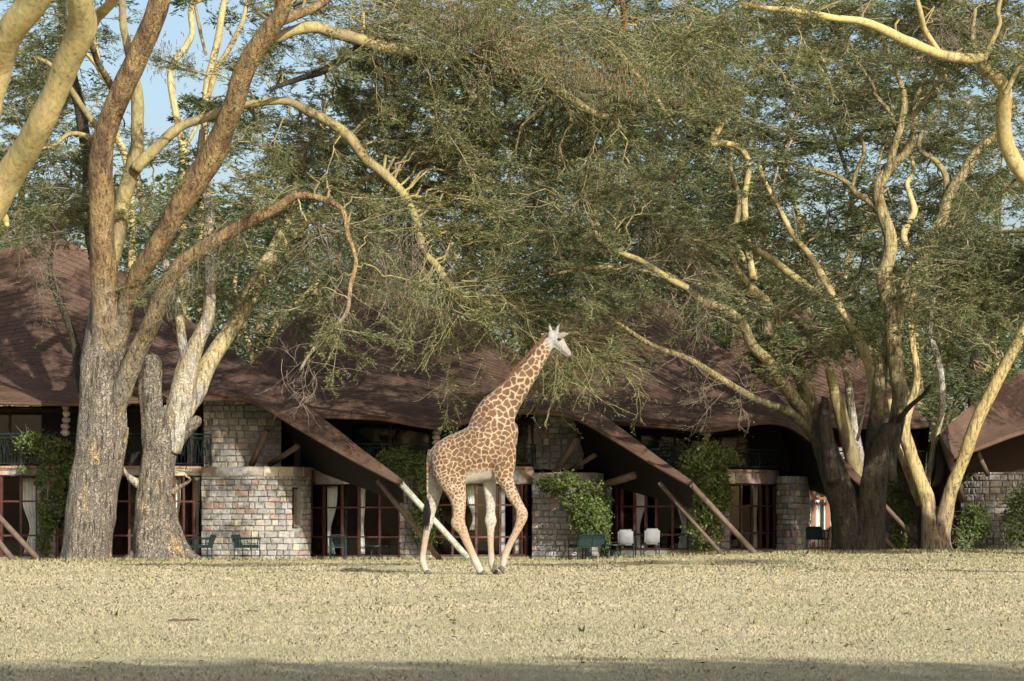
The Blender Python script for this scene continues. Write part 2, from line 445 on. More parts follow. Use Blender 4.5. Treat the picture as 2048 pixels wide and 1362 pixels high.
    if rest:
        mb = MB()
        for m, sc in rest: mb.box(m.translation, sc, m.to_3x3())
        tag(mb.build('shingle_field', M['shingle_m'], ro), kind='stuff')
    return ro
def pebble_column(parent, px, y0, y1, d, mats):
    """stacked rounded stones under the eave"""
    n = 5; c = empty('rubble_column'); c.parent = parent
    for i in range(n):
        py = y0 + (y1 - y0) * (i + .5) / n; p = P(px + rnd.uniform(-2, 2), py, d); h = (y1 - y0) / n * d / F
        bm = bmesh.new(); bmesh.ops.create_icosphere(bm, subdivisions=2, radius=.5)
        for v in bm.verts: v.co *= 1 + .25 * noise.noise(v.co * 3 + Vector((i, px, 0)))
        me = bpy.data.meshes.new('cobble'); bm.to_mesh(me); bm.free()
        o = link('cobble', me, STONE[mats[i % len(mats)]], c); o.location = p; o.scale = (.27 * rnd.uniform(.85, 1.2), .27, h * 1.12)
def post(parent, a, b, r=.085, mat=None, name='post', n=8):
    return MB().tube([a, Vector(a).lerp(Vector(b), .5), b], [r, r * .95, r], n).build(name, mat or M['post'], parent, True)
def curtain(px0, px1, y0, y1, d, tie, label, side=-1, depth_curve=0):
    """pleated cloth gathered at the tie height; side -1 gathers to the left edge"""
    nu, nv = 26, 16; mb = MB(); r = random.Random(int(px0)); r0_ = r.random()
    for j in range(nv):
        v = j / (nv - 1); py = y0 + (y1 - y0) * v
        g = 1 - (.36 + .2 * r0_) * math.exp(-((v - tie) / (.18 + .1 * r0_)) ** 2) - .15 * ss(0, tie, v) if tie else 1 - .06 * sin(v * 3 + r0_ * 5)
        for i in range(nu):
            u = i / (nu - 1); uu = u * g if side < 0 else 1 - (1 - u) * g
            if side == 0: uu = .5 + (u - .5) * g
            p = P(px0 + (px1 - px0) * uu, py, d); p.y += .035 * sin(u * 26 + v * .8) * (1 + .3 * sin(u * 9)); mb.v.append(tuple(p))
    for j in range(nv - 1):
        for i in range(nu - 1):
            a = j * nu + i; mb.f.append((a, a + nu, a + nu + 1, a + 1))
    o = mb.build('curtain', M['curtain'], None, True); sol = o.modifiers.new('s', 'SOLIDIFY'); sol.thickness = .006
    tag(o, label, 'curtain', 'pale curtains at the lodge windows'); return o
def bx(mb, px0, px1, py0, py1, d0, d1):
    """world box whose front face spans the given pixels at depth d0"""
    xa, xb = X(px0, d0), X(px1, d0); za, zb = Zp(py1, d0), Zp(py0, d0)
    mb.box(((xa + xb) / 2, (d0 + d1) / 2, (za + zb) / 2), (xb - xa, d1 - d0, zb - za)); return mb
def shell(parent, px0, px1, d0, d1, ztop, zmid, gz=0.0):
    """dark rooms: back wall, side walls, mid floor and ceiling"""
    xa, xb = X(px0, d0), X(px1, d0); mb = MB(); cx = (xa + xb) / 2; w = xb - xa
    mb.box((cx, d1, ztop / 2 + gz / 2), (w, .2, ztop - gz)); mb.box((xa + .1, (d0 + d1) / 2, ztop / 2), (.2, d1 - d0 - .3, ztop)); mb.box((xb - .1, (d0 + d1) / 2, ztop / 2), (.2, d1 - d0 - .3, ztop))
    mb.box((cx, (d0 + d1) / 2, gz + .03), (w - .5, d1 - d0 - .35, .1)); mb.box((cx, (d0 + d1) / 2, ztop - .05), (w - .5, d1 - d0 - .35, .1))
    mb.build('room_shell', M['room'], parent)
    MB().box((cx, (d0 + d1) / 2 - .1, zmid), (w - .5, d1 - d0 - .6, .22)).build('upper_floor', M['roofunder'], parent)

FLOOR = Zp(936, 90)     # balcony level, about 2.8 m
# ---- lodge A (far left)
A = empty('stone_lodge', (X(200, 90), 90, 0), label='sunlit stone lodge at far left behind the two old trunks', cat='building', group='stone lodges with sweeping brown roofs')
A.location = (0, 0, 0)
roof(A, [(-190, 806, 88), (-80, 800, 88), (0, 803, 87.9), (150, 806, 87.8), (290, 800, 88.0), (400, 796, 88.9), (485, 797, 88.8), (530, 813, 88.0), (600, 856, 87), (700, 914, 86), (800, 966, 85)],
     [(-190, 560, 97), (-60, 520, 97.5), (40, 490, 97.5), (110, 476, 97.5), (200, 520, 97), (300, 588, 96), (390, 652, 94.5), (470, 710, 92.5), (530, 752, 91), (610, 812, 89), (700, 880, 87.2), (806, 960, 85.15)], seed=3, focus=(60, 740))
shell(A, -190, 600, 90.6, 96, Zp(815, 90), FLOOR)
pA = arcpath([(-190, 91.2), (-90, 90), (60, 89.4), (220, 89.4), (330, 89.6), (404, 90.3)])
LA = path_len(pA)[-1]; z0, z1 = .08, Zp(950, 90)
mb = MB(); strip(mb, pA, -.05, .08, .3); mb.build('plinth', M['mortar'], A)
def ux(path, px):
    """arc length where the path crosses picture column px"""
    L = path_len(path); best = min(range(401), key=lambda i: abs(path_at(path, L, L[-1] * i / 400)[0] / path_at(path, L, L[-1] * i / 400)[1] * F + 1024 - px)); return L[-1] * best / 400
glazing(A, pA, z0, z1, [ux(pA, p) for p in (-190, -120, -50, 4, 42, 74)], [Zp(1071, 90), Zp(1003, 90)])
glazing(A, pA, z0, z1, [ux(pA, p) for p in (112, 160, 222, 259, 300, 348, 366, 388, 404)], [Zp(1071, 90), Zp(1003, 90)])
bc = subpath(pA, ux(pA, 74), ux(pA, 112), 4); stone_wall(A, bc, 0, z1, name='pier', seed=5)
band = [(x, y - .10) for x, y in pA]
stone_wall(A, band, z1, FLOOR - .02, ch=.34, name='stone_band', seed=8, topband=.5)
mb = MB(); strip(mb, [(x, y - .08) for x, y in band], FLOOR - .02, FLOOR + .05, 1.1); mb.build('balcony_edge', M['concrete'], A)
pw = arcpath([(404, 89.9), (500, 89.3), (570, 89.5), (612, 90.2), (618, 91.2)])
hx = (ux(pw, 583), ux(pw, 600), Zp(1057, 89.8), Zp(975, 89.8))
stone_wall(A, pw, -.05, FLOOR + .03, [hx], seed=11, topband=.30, name='wall')
nw = subpath(pw, hx[0] + .03, hx[1] - .03, 2); nw = [(x, y + .16) for x, y in nw]
glazing(A, nw, hx[2], hx[3], [0, path_len(nw)[-1]], [], fw=.05)
mb = MB(); xm, ym, am = path_at(pw, path_len(pw), (hx[0] + hx[1]) / 2)
mb.box((xm, ym + .8, (hx[2] + hx[3]) / 2), (.9, .05, 1.8)); mb.build('recess_back', M['room'], A)
curtain(584.5, 589.5, 977, 1055, 90.03, 0, 'thin pale curtain in the slit window of the left stone wall', 0)
pu = arcpath([(408, 90.6), (480, 90.3), (562, 90.8)])
stone_wall(A, pu, FLOOR + .02, Zp(798, 91), seed=17, mixw=(70, 12, 9, 9, 0), name='upper_wall')
# upper rooms: glazed doors behind the balcony
gu = arcpath([(-190, 92.1), (100, 91.9), (406, 91.6)])
glazing(A, gu, FLOOR + .05, Zp(812, 91.8), [ux(gu, p) for p in (-190, -60, 20, 85, 170, 250, 330, 378, 393, 405)], [], fw=.08)
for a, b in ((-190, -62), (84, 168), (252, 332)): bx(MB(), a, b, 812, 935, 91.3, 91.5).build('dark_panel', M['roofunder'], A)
curtain(381, 392, 822, 925, 92, 0, 'white curtain at the upper door beside the left stone wall', 0)
pr = arcpath([(-190, 90.4), (-90, 89.4), (60, 88.9), (220, 88.9), (330, 89.1), (414, 89.6), (420, 90.6)])
railing(pr, FLOOR + .05, Zp(868, 89.2), 'green iron balcony railing behind the two old trunks at far left')
pebble_column(A, 132, 808, 872, 88.7, ('grey', 'pale', 'grey', 'pink', 'buff'))
post(A, P(503, 930, 89.8), P(533, 862, 89.0), .1, name='brace'); post(A, P(540, 929, 90.2), P(596, 892, 88.5), .09, name='brace')
post(A, P(797, 962, 85.3), P(936, 1116, 85.0), .095, M['postpale'], name='roof_prop')
post(A, P(755, 960, 86.0), P(882, 1122, 86), .08, name='roof_prop'); post(A, P(-6, 1030, 86.4), P(80, 1122, 86.2), .09, name='roof_prop'); post(A, P(-10, 1075, 86.0), P(28, 1122, 86), .09, name='roof_prop')

# ---- lodge B (middle, behind the giraffe)
B = empty('stone_lodge', label='middle stone lodge behind the giraffe, under a wide dappled brown roof', cat='building', group='stone lodges with sweeping brown roofs')
roof(B, [(520, 790, 91), (560, 808, 90), (610, 828, 89.2), (690, 832, 88.6), (760, 835, 88.3), (830, 847, 88), (880, 853, 87.6), (950, 838, 88), (1020, 823, 88.4), (1115, 825, 88.2), (1170, 842, 87.6), (1240, 884, 86.8), (1310, 928, 86), (1380, 968, 85)],
     [(500, 732, 93), (545, 690, 94.5), (600, 635, 96), (660, 590, 97.5), (710, 566, 98), (770, 572, 98), (860, 612, 97), (950, 660, 95.5), (1030, 706, 94), (1100, 753, 92), (1170, 806, 90), (1250, 864, 88), (1320, 916, 86.6), (1386, 963, 85.15)], seed=5, focus=(760, 790))
shell(B, 600, 1130, 91.4, 97, Zp(838, 90), FLOOR)
pB = arcpath([(618, 91.4), (700, 90.2), (800, 89.7), (920, 89.6), (1010, 89.9), (1066, 90.6)])
z1b = Zp(966, 90)
mb = MB(); strip(mb, pB, -.05, .08, .3); mb.build('plinth', M['mortar'], B)
glazing(B, pB, z0, z1b, [ux(pB, p) for p in (620, 648, 685, 718, 760, 800)], [Zp(1074, 90), Zp(1015, 90)], fw=.06)
glazing(B, pB, z0, z1b, [ux(pB, p) for p in (864, 905, 952, 1000, 1028, 1042, 1052, 1066)], [Zp(1074, 90), Zp(1010, 90)], fw=.07)
stone_wall(B, subpath(pB, ux(pB, 800), ux(pB, 864), 4), 0, z1b, name='pier', seed=21)
bandb = [(x, y - .1) for x, y in pB]; stone_wall(B, bandb, z1b, FLOOR - .02, ch=.34, name='stone_band', seed=22, topband=.5)
mb = MB(); strip(mb, [(x, y - .08) for x, y in bandb], FLOOR - .02, FLOOR + .05, 1.1); mb.build('balcony_edge', M['concrete'], B)
pwb = arcpath([(1066, 90.0), (1120, 89.4), (1170, 89.6), (1200, 90.2), (1206, 91.2)])
stone_wall(B, pwb, -.05, Zp(945, 89.6), seed=31, topband=.3, name='wall')
pub = arcpath([(1068, 91.2), (1120, 91.0), (1165, 91.4)]); stone_wall(B, pub, FLOOR, Zp(826, 91), seed=33, name='upper_wall', mixw=(70, 6, 12, 12, 0))
gub = arcpath([(610, 92.2), (850, 92.0), (1068, 91.8)])
glazing(B, gub, FLOOR + .05, Zp(838, 92), [ux(gub, p) for p in (612, 700, 780, 860, 950, 1030, 1049, 1067)], [], fw=.08)
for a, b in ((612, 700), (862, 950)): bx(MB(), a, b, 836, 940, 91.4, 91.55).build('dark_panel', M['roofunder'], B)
prb = arcpath([(640, 90.6), (720, 89.5), (820, 89.1), (920, 89.0), (1010, 89.3), (1066, 89.8), (1070, 90.7)])
railing(prb, FLOOR + .05, Zp(888, 89.4), 'green iron balcony railing behind the giraffe on the middle lodge')
pebble_column(B, 874, 850, 900, 88.6, ('pale', 'grey', 'pale'))
post(B, P(1113, 942, 89.6), P(1156, 876, 88.8), .11, name='brace'); post(B, P(1135, 945, 90), P(1190, 910, 88.8), .08, name='brace'); post(B, P(1200, 972, 88.6), P(1270, 950, 87.4), .12, name='brace')
post(B, P(1376, 962, 85.3), P(1524, 1122, 85.2), .085, name='roof_prop'); post(B, P(1318, 965, 86.2), P(1456, 1122, 86), .07, name='roof_prop')
curtain(1056, 1062, 838, 925, 92.2, 0, 'white curtain strip at the upper door just right of the giraffe', 0)

# ---- lodge C (right of centre)
Cc = empty('stone_lodge', label='stone lodge right of centre with ivy growing up its middle pier', cat='building', group='stone lodges with sweeping brown roofs')
roof(Cc, [(1120, 800, 91.5), (1200, 838, 90), (1260, 846, 89), (1340, 852, 88.3), (1410, 859, 87.6), (1470, 852, 88), (1530, 842, 88.4), (1580, 850, 88), (1630, 885, 87.4), (1680, 930, 87), (1738, 985, 86.6)],
     [(1080, 700, 95.5), (1130, 640, 97), (1190, 590, 98), (1250, 562, 98.5), (1310, 588, 98), (1370, 638, 97), (1440, 694, 95), (1500, 745, 93), (1560, 800, 91), (1620, 856, 89), (1680, 912, 87.6), (1746, 976, 86.75)], seed=9, focus=(1420, 800))
GC = .2
shell(Cc, 1200, 1560, 91.4, 97, Zp(860, 90), FLOOR, GC)
pC = arcpath([(1206, 91.3), (1250, 90.4), (1330, 89.8), (1420, 89.6), (1490, 89.9), (1540, 90.6), (1556, 91.3)])
zc0, z1c = GC + .08, Zp(966, 90)
mb = MB(); strip(mb, pC, .0, zc0, .3); mb.build('plinth', M['mortar'], Cc)
glazing(Cc, pC, zc0, z1c, [ux(pC, p) for p in (1208, 1234, 1244, 1270, 1292, 1313, 1346, 1378)], [Zp(1069, 90), Zp(1013, 90)], fw=.07)
glazing(Cc, pC, zc0, z1c, [ux(pC, p) for p in (1458, 1482, 1503, 1520, 1535, 1548, 1556)], [Zp(1066, 90), Zp(1012, 90)], fw=.07)
stone_wall(Cc, subpath(pC, ux(pC, 1378), ux(pC, 1458), 5), 0, z1c, name='pier', seed=41)
bandc = [(x, y - .1) for x, y in pC]; stone_wall(Cc, bandc, z1c, FLOOR - .12, ch=.3, name='stone_band', seed=42, topband=.5)
mb = MB(); strip(mb, [(x, y - .08) for x, y in bandc], FLOOR - .12, FLOOR - .05, 1.1); mb.build('balcony_edge', M['concrete'], Cc)
pwc = arcpath([(1556, 90.3), (1580, 89.7), (1602, 89.9), (1614, 90.6), (1616, 91.5)])
stone_wall(Cc, pwc, .0, Zp(952, 89.8), seed=43, name='wall', mixw=(78, 4, 8, 10, 0))
guc = arcpath([(1206, 92.2), (1400, 92.0), (1560, 91.9)])
glazing(Cc, guc, FLOOR, Zp(858, 92), [ux(guc, p) for p in (1208, 1280, 1350, 1440, 1500, 1558)], [], fw=.08)
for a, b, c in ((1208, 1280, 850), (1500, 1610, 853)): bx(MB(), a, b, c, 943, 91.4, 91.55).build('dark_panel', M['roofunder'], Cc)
prc = arcpath([(1230, 90.6), (1300, 89.4), (1400, 89.0), (1490, 89.3), (1545, 89.9), (1553, 90.8)])
railing(prc, FLOOR - .05, Zp(899, 89.4), 'green iron balcony railing above the ivy on the lodge right of centre')
pebble_column(Cc, 1413, 857, 900, 88.4, ('pale', 'pale', 'pale'))
post(Cc, P(1738, 978, 86.8), P(1870, 1120, 86.8), .075, name='roof_prop'); post(Cc, P(1700, 1000, 87.2), P(1806, 1118, 87), .07, name='roof_prop')

# ---- lodge D (set back, behind the dark trunks)
Dd = empty('stone_lodge', label='set-back lodge with white curtained doors behind the dark trunks', cat='building', group='stone lodges with sweeping brown roofs')
roof(Dd, [(1420, 800, 97), (1500, 838, 95.5), (1600, 848, 95), (1700, 852, 94.6), (1790, 854, 94.8), (1858, 850, 95.2)],
     [(1470, 660, 101), (1520, 622, 102), (1560, 606, 102), (1605, 622, 101.5), (1640, 655, 100.5), (1700, 704, 99), (1770, 765, 97), (1860, 846, 95.3)], seed=12, individual=120, focus=(1640, 740))
shell(Dd, 1560, 1840, 96.5, 101, Zp(866, 96), FLOOR + .2, GC)
gd = [(X(1600, 95.6), 95.6), (X(1690, 95.6), 95.6)]
glazing(Dd, gd, GC + .05, Zp(974, 95.6), [ux(gd, p) for p in (1602, 1627, 1656, 1688)], [Zp(997, 95.6)], fw=.11, mat=M['woodlit'])
bx(MB(), 1560, 1700, 945, 973, 95.4, 95.7).build('lintel', M['roofunder'], Dd)
curtain(1606, 1626, 978, 1104, 95.9, 0, 'bright white curtain left of the orange door frame beside the dark trunk', 0)
curtain(1629, 1655, 978, 1104, 95.95, 0, 'bright white curtain inside the orange framed door beside the dark trunk', 0)
curtain(1657, 1686, 978, 1104, 95.9, 0, 'bright white curtain right of the orange door frame touching the dark trunk', 0)
pwd = [(X(1700, 95), 95), (X(1840, 94.6), 94.6)]
stone_wall(Dd, pwd, .1, Zp(945, 95), seed=53, name='wall', mixw=(55, 8, 18, 18, 0))
mb = MB(); bx(mb, 1600, 1850, 868, 945, 96.3, 96.5); mb.build('upper_wall', M['room'], Dd)
mb = MB(); bx(mb, 1664, 1700, 895, 918, 95.6, 95.75); mb.build('pale_board', M['curtain'], Dd)
railing([(X(1668, 94.4), 94.4), (X(1760, 94.2), 94.2), (X(1850, 94.4), 94.4)], Zp(945, 94.4), Zp(903, 94.4), 'green iron railing seen in the gap between the dark trunks')

# ---- lodge E (far right)
Ee = empty('stone_lodge', label='dark shaded stone lodge at the far right edge behind the yellow forked tree', cat='building', group='stone lodges with sweeping brown roofs')
roof(Ee, [(1908, 913, 86.2), (1960, 894, 87.2), (2048, 862, 88.4), (2160, 846, 89), (2300, 846, 89)],
     [(1880, 868, 86.6), (1920, 830, 88.5), (1965, 797, 90), (2048, 742, 92.5), (2150, 672, 95), (2300, 560, 98)], seed=15, individual=200, focus=(1990, 830))
shell(Ee, 1905, 2300, 91.5, 97, Zp(870, 90), FLOOR, GC)
pwe = arcpath([(1925, 91.3), (1980, 90.4), (2060, 90), (2160, 90)])
stone_wall(Ee, pwe, .1, Zp(944, 90), seed=61, name='wall', mixw=(70, 4, 10, 16, 0))
mb = MB(); bx(mb, 1915, 2300, 862, 944, 91.5, 91.6); mb.build('upper_wall', M['room'], Ee)
post(Ee, P(1976, 950, 89.6), P(1955, 905, 89), .08, name='brace'); post(Ee, P(1884, 872, 86.7), P(1925, 1000, 88.5), .12, name='brace')
mb = MB(); mb.v = [tuple(P(1880, 870, 86.8)), tuple(P(1925, 935, 88)), tuple(P(1905, 1010, 91)), tuple(P(1868, 940, 92)), tuple(P(1886, 868, 87.0)), tuple(P(1931, 935, 88.2)), tuple(P(1911, 1010, 91.2)), tuple(P(1874, 940, 92.2))]
mb.f = [(0, 1, 2, 3), (7, 6, 5, 4), (0, 4, 5, 1), (1, 5, 6, 2), (2, 6, 7, 3), (3, 7, 4, 0)]; mb.build('gable_board', M['roofunder'], Ee)

# ---- ground-floor curtains
curtain(41, 73, 956, 1108, 90.2, .66, 'white tied curtain left of the ivy column at far left', 1)
curtain(346, 362, 954, 1108, 90.3, .7, 'white curtain just right of the second old trunk', -1)
curtain(389, 401, 955, 1108, 90.9, .6, 'narrow white curtain by the left stone wall', 0)
curtain(655, 676, 972, 1108, 91.2, .66, 'grey looking tied curtain in the shaded bay right of the stone wall', -1)
curtain(718, 731, 972, 1108, 90.6, .6, 'narrow curtain in the middle of the shaded bay left of the giraffe', 0)
curtain(930, 952, 965, 1060, 90.3, .75, 'pale tied curtain seen between the giraffe legs', 1)
curtain(1002, 1010, 966, 1108, 90.4, 0, 'thin pale curtain right of the giraffe far foreleg', 0)
curtain(1028, 1042, 966, 1108, 90.8, .6, 'pale curtain beside the window post right of the giraffe', 0)
curtain(1212, 1223, 972, 1085, 91.3, .6, 'short pale curtain beside the leafy bush on the right lodge', 0)
curtain(1273, 1294, 970, 1100, 90.5, .68, 'white tied curtain in the middle of the right bay above the white chairs', -1)
curtain(1352, 1374, 972, 1104, 90.3, .62, 'wide white curtain behind the leaning roof props', 1)
curtain(1505, 1516, 966, 1104, 90.6, .55, 'narrow white curtain right of the ivy pier', 0)
# ------------------------------------------------------------------ giraffe
GD = 57.5                                    # distance of the giraffe
def build_giraffe():
    def W(px, py, y=0): 
        p = P(px, py, GD); p.y = GD + y; return p
    S = GD / F
    bm = bmesh.new()
    def rings(rs, cap=True, n=28):
        """rs: list of (centre Vector, axis-perp Vector (in plane), half a, half depth b)"""
        loops = []
        for c, u, a, b in rs:
            loops.append([bm.verts.new(c + u * (a * cos(2 * pi * k / n)) + Vector((0, 1, 0)) * (b * sin(2 * pi * k / n))) for k in range(n)])
        for l0, l1 in zip(loops, loops[1:]):
            for k in range(n): bm.faces.new((l0[k], l1[k], l1[(k + 1) % n], l0[(k + 1) % n]))
        bm.faces.new(loops[0]); bm.faces.new(loops[-1][::-1])
    def smooth_keys(keys, step=5):
        ks = [np.array(k, float) for k in keys]; out = []
        for i in range(len(ks) - 1):
            p0, p1, p2, p3 = ks[max(i - 1, 0)], ks[i], ks[i + 1], ks[min(i + 2, len(ks) - 1)]
            for s in range(step):
                t = s / step; out.append(.5 * ((2 * p1) + (-p0 + p2) * t + (2 * p0 - 5 * p1 + 4 * p2 - p3) * t * t + (-p0 + 3 * p1 - 3 * p2 + p3) * t ** 3))
        out.append(ks[-1]); return out
    def chain(keys):
        """keys (px,py,half width px,half depth m,y offset m): ring perpendicular to the path"""
        ks = smooth_keys(keys); rs = []
        for i, k in enumerate(ks):
            a, b = ks[max(i - 1, 0)], ks[min(i + 1, len(ks) - 1)]; d = Vector((b[0] - a[0], 0, -(b[1] - a[1]))).normalized()
            rs.append((W(k[0], k[1], k[4]), Vector((d.z, 0, -d.x)), k[2] * S, k[3]))
        rings(rs)
    def torso(keys):
        ks = smooth_keys(keys)
        rings([(W(k[0], (k[1] + k[2]) / 2, k[4] if len(k) > 4 else 0), Vector((0, 0, 1)), (k[2] - k[1]) / 2 * S, k[3]) for k in ks], n=40)
    torso([(858, 908, 940, .10), (864, 896, 958, .18), (876, 884, 972, .27), (895, 872, 978, .335), (920, 862, 972, .38), (945, 848, 966, .41), (965, 832, 962, .41), (985, 818, 960, .37), (1003, 812, 958, .31), (1016, 820, 952, .25), (1026, 845, 940, .18), (1031, 880, 930, .12)])
    # neck
    chain([(984, 885, 50, .25, 0), (987, 854, 50, .24, 0), (993, 828, 41, .205, 0), (1010, 804, 32.5, .17, 0), (1030, 780, 25.5, .145, 0), (1047, 757, 22, .13, 0), (1063, 737, 18.5, .115, 0), (1080, 711, 15.5, .105, 0), (1093, 692, 13, .10, 0), (1101, 682, 11, .095, 0)])
    # near hind (y<0 is nearer the camera)
    chain([(893, 905, 30, .17, -.15), (897, 935, 32, .18, -.20), (905, 962, 27, .16, -.23), (913, 985, 20, .125, -.24), (918, 1009, 14.5, .095, -.24), (918, 1032, 12.4, .078, -.24), (917, 1047, 14.8, .082, -.24), (925, 1061, 10.5, .062, -.24), (934, 1083, 8.6, .052, -.24), (944, 1105, 7.4, .048, -.24), (952, 1124, 7.8, .056, -.24), (957, 1134, 7.6, .055, -.24), (963, 1144, 6.5, .055, -.24)])
    # far hind
    chain([(878, 915, 20, .16, .14), (872, 945, 19, .17, .19), (869, 970, 17.5, .15, .23), (867, 990, 14.5, .12, .24), (864, 1010, 10.5, .09, .25), (860, 1030, 8.6, .075, .25), (858, 1044, 8.4, .072, .25), (853, 1062, 7, .056, .25), (848, 1090, 6.2, .048, .25), (845, 1112, 6.2, .046, .25), (845, 1124, 7, .055, .25), (848, 1134, 6, .05, .25), (852, 1144, 5.4, .05, .25)])
    # near fore (bent)
    chain([(1006, 880, 26, .12, -.12), (1006, 915, 26, .14, -.19), (1007, 945, 22, .13, -.21), (1015, 968, 14.5, .105, -.21), (1026, 992, 12.3, .085, -.21), (1038, 1012, 9.8, .07, -.21), (1044, 1029, 11.8, .076, -.21), (1040, 1046, 9.6, .066, -.21), (1031, 1066, 7.4, .05, -.21), (1019, 1090, 6.6, .044, -.21), (1011, 1109, 7.2, .05, -.21), (1008, 1120, 6.4, .05, -.21), (1005, 1133, 5.6, .045, -.21)])
    # far fore (straight)
    chain([(985, 920, 20, .12, .12), (980, 950, 15, .115, .19), (979, 975, 12.3, .095, .21), (981, 1002, 10.6, .08, .21), (981, 1025, 9.2, .068, .21), (981, 1042, 12.2, .078, .21), (981, 1058, 8, .056, .21), (981, 1085, 6.3, .046, .21), (982, 1108, 6.3, .046, .21), (983, 1124, 7.2, .055, .21), (986, 1135, 6.4, .05, .21), (990, 1144, 5.8, .05, .21)])
    # shoulder and elbow muscle, haunch, point of chest
    chain([(1012, 850, 10, .08, -.17), (1010, 880, 20, .12, -.21), (1004, 915, 20, .12, -.24), (998, 945, 12, .08, -.22)])
    chain([(875, 900, 12, .10, -.17), (890, 915, 26, .14, -.22), (905, 945, 24, .13, -.26), (918, 970, 14, .09, -.25)])
    # head: skull, cheek, muzzle  (turned slightly towards the camera)
    hd = -.06
    chain([(1096, 672, 9, .06, 0), (1101, 673, 13, .095, 0), (1108, 676, 14.5, .105, -.01), (1115, 681, 13.5, .10, -.02), (1122, 689, 10.5, .082, -.03), (1129, 698, 8, .065, -.045), (1134, 704, 7, .058, -.055), (1138, 709, 5.6, .05, -.06), (1140, 712, 3.4, .035, -.065)])
    chain([(1106, 684, 9, .06, -.01), (1114, 692, 7.5, .05, -.02), (1124, 701, 5.6, .042, -.035), (1133, 709, 4.6, .04, -.055), (1137, 712, 3, .03, -.06)])
    # ossicones
    for px, py, y in ((1099, 646, .05), (1117, 645, -.05)):
        chain([(1104 if y > 0 else 1110, 669, 4.6, .045, y * .8), ((px + 1104) / 2 if y > 0 else 1114, 660, 3.6, .034, y), (px, py + 5, 2.5, .026, y), (px, py, 2.9, .03, y)])
    # ears (flattened cones)
    def ear(base, tip, w, flat):
        n = 6; rs = []
        for i in range(n + 1):
            t = i / n; c = base.lerp(tip, t); ww = w * (.45 + 1.1 * t * (1 - t) * 2.2) * (1 - t ** 4 * .97)
            rs.append((c, Vector((0, 0, 1)), max(.004, ww), max(.008, flat * (1 - t * .6))))
        rings(rs)
    ear(W(1112, 673, -.07), W(1139, 668, -.17), .062, .024); ear(W(1100, 671, .07), W(1079, 667, .15), .046, .02)
    # tail dock
    chain([(862, 900, 6, .06, 0), (857, 915, 4, .035, -.01), (855, 940, 2.6, .025, -.03), (855, 975, 2.0, .02, -.05), (855, 1003, 1.8, .018, -.07)])
    bmesh.ops.recalc_face_normals(bm, faces=bm.faces[:])
    me = bpy.data.meshes.new('body'); bm.to_mesh(me); bm.free()
    o = bpy.data.objects.new('body', me); COL.objects.link(o)
    md = o.modifiers.new('r', 'REMESH'); md.mode = 'VOXEL'; md.voxel_size = .0160; md.use_smooth_shade = True
    sm = o.modifiers.new('s', 'SMOOTH'); sm.factor = .5; sm.iterations = 3
    dg = bpy.context.evaluated_depsgraph_get(); ev = o.evaluated_get(dg); nm = bpy.data.meshes.new_from_object(ev)
    o.modifiers.clear(); o.data = nm; nm.name = 'body'
    for p in nm.polygons: p.use_smooth = True
    n = len(nm.vertices); V = np.zeros(n * 3, np.float32); nm.vertices.foreach_get('co', V); V = V.reshape(-1, 3).astype(float)
    # small muscle and skin relief
    # ---- coat: cell network per region, worked out per vertex
    px = V[:, 0] / V[:, 1] * F + 1024; py = YH - (V[:, 2] - H) / V[:, 1] * F
    px = V[:, 0] / S + 1024; py = YH - (V[:, 2] - H) / S      # body-plane coordinates
    # local patch spacing in metres
    def sstep(a, b, x): t = np.clip((x - a) / (b - a), 0, 1); return t * t * (3 - 2 * t)
    size = np.full(n, .118)
    neck = (px > 985) & (py < 860); size = np.where(neck, .152 - .065 * sstep(1040, 1105, px), size)
    rump = sstep(930, 880, px) * (py > 880); size = size - .026 * rump
    low = sstep(925, 985, py) ; size = size * (1 - .42 * low)
    size = np.where((py > 985), .07, size)
    head = (px > 1100) | ((px > 1078) & (py < 680)); size = np.where(head, .05, size)
    order = rng.permutation(n); seeds = []; sp = []
    cell = {}
    for i in order[:40000]:
        r_ = size[i]; p = V[i]; k = tuple((p // .2).astype(int)); ok = True
        for dx in (-1, 0, 1):
            for dy in (-1, 0, 1):
                for dz in (-1, 0, 1):
                    for j in cell.get((k[0] + dx, k[1] + dy, k[2] + dz), ()):
                        if np.sum((seeds[j] - p) ** 2) < (.5 * (r_ + sp[j])) ** 2 * .62: ok = False; break
                    if not ok: break
                if not ok: break
            if not ok: break
        if ok: cell.setdefault(k, []).append(len(seeds)); seeds.append(p.copy()); sp.append(r_)
    Sd = np.array(seeds); Ssz = np.array(sp)
    wv = V.copy()
    ph = V * 23; wv[:, 0] += .019 * np.sin(ph[:, 2] + 2 * np.sin(ph[:, 0] * .8)); wv[:, 2] += .019 * np.sin(ph[:, 0] * 1.1 + 1.5 * np.sin(ph[:, 2] * .9))
    f1 = np.zeros(n); f2 = np.zeros(n); i1 = np.zeros(n, int)
    for a in range(0, n, 4000):
        d = np.sqrt(((wv[a:a + 4000, None, :] - Sd[None]) ** 2).sum(-1)) / Ssz[None]
        pt = np.argpartition(d, 1, axis=1)[:, :2]; dd = np.take_along_axis(d, pt, 1); sw = dd[:, 0] > dd[:, 1]
        i1[a:a + 4000] = np.where(sw, pt[:, 1], pt[:, 0]); f1[a:a + 4000] = dd.min(1); f2[a:a + 4000] = dd.max(1)
    jag = .05 * np.sin(V[:, 0] * 61 + 3 * np.sin(V[:, 2] * 47)) + .05 * np.sin(V[:, 2] * 71 + 2 * np.sin(V[:, 0] * 53))
    edge = (f2 - f1) * size                      # metres-ish distance from the seam
    gap = np.where(neck, .022, .0142) * (1 + .2 * np.sin(V[:, 0] * 9 + V[:, 2] * 7 + 2 * np.sin(V[:, 2] * 11))) * (1 + .0 * jag)
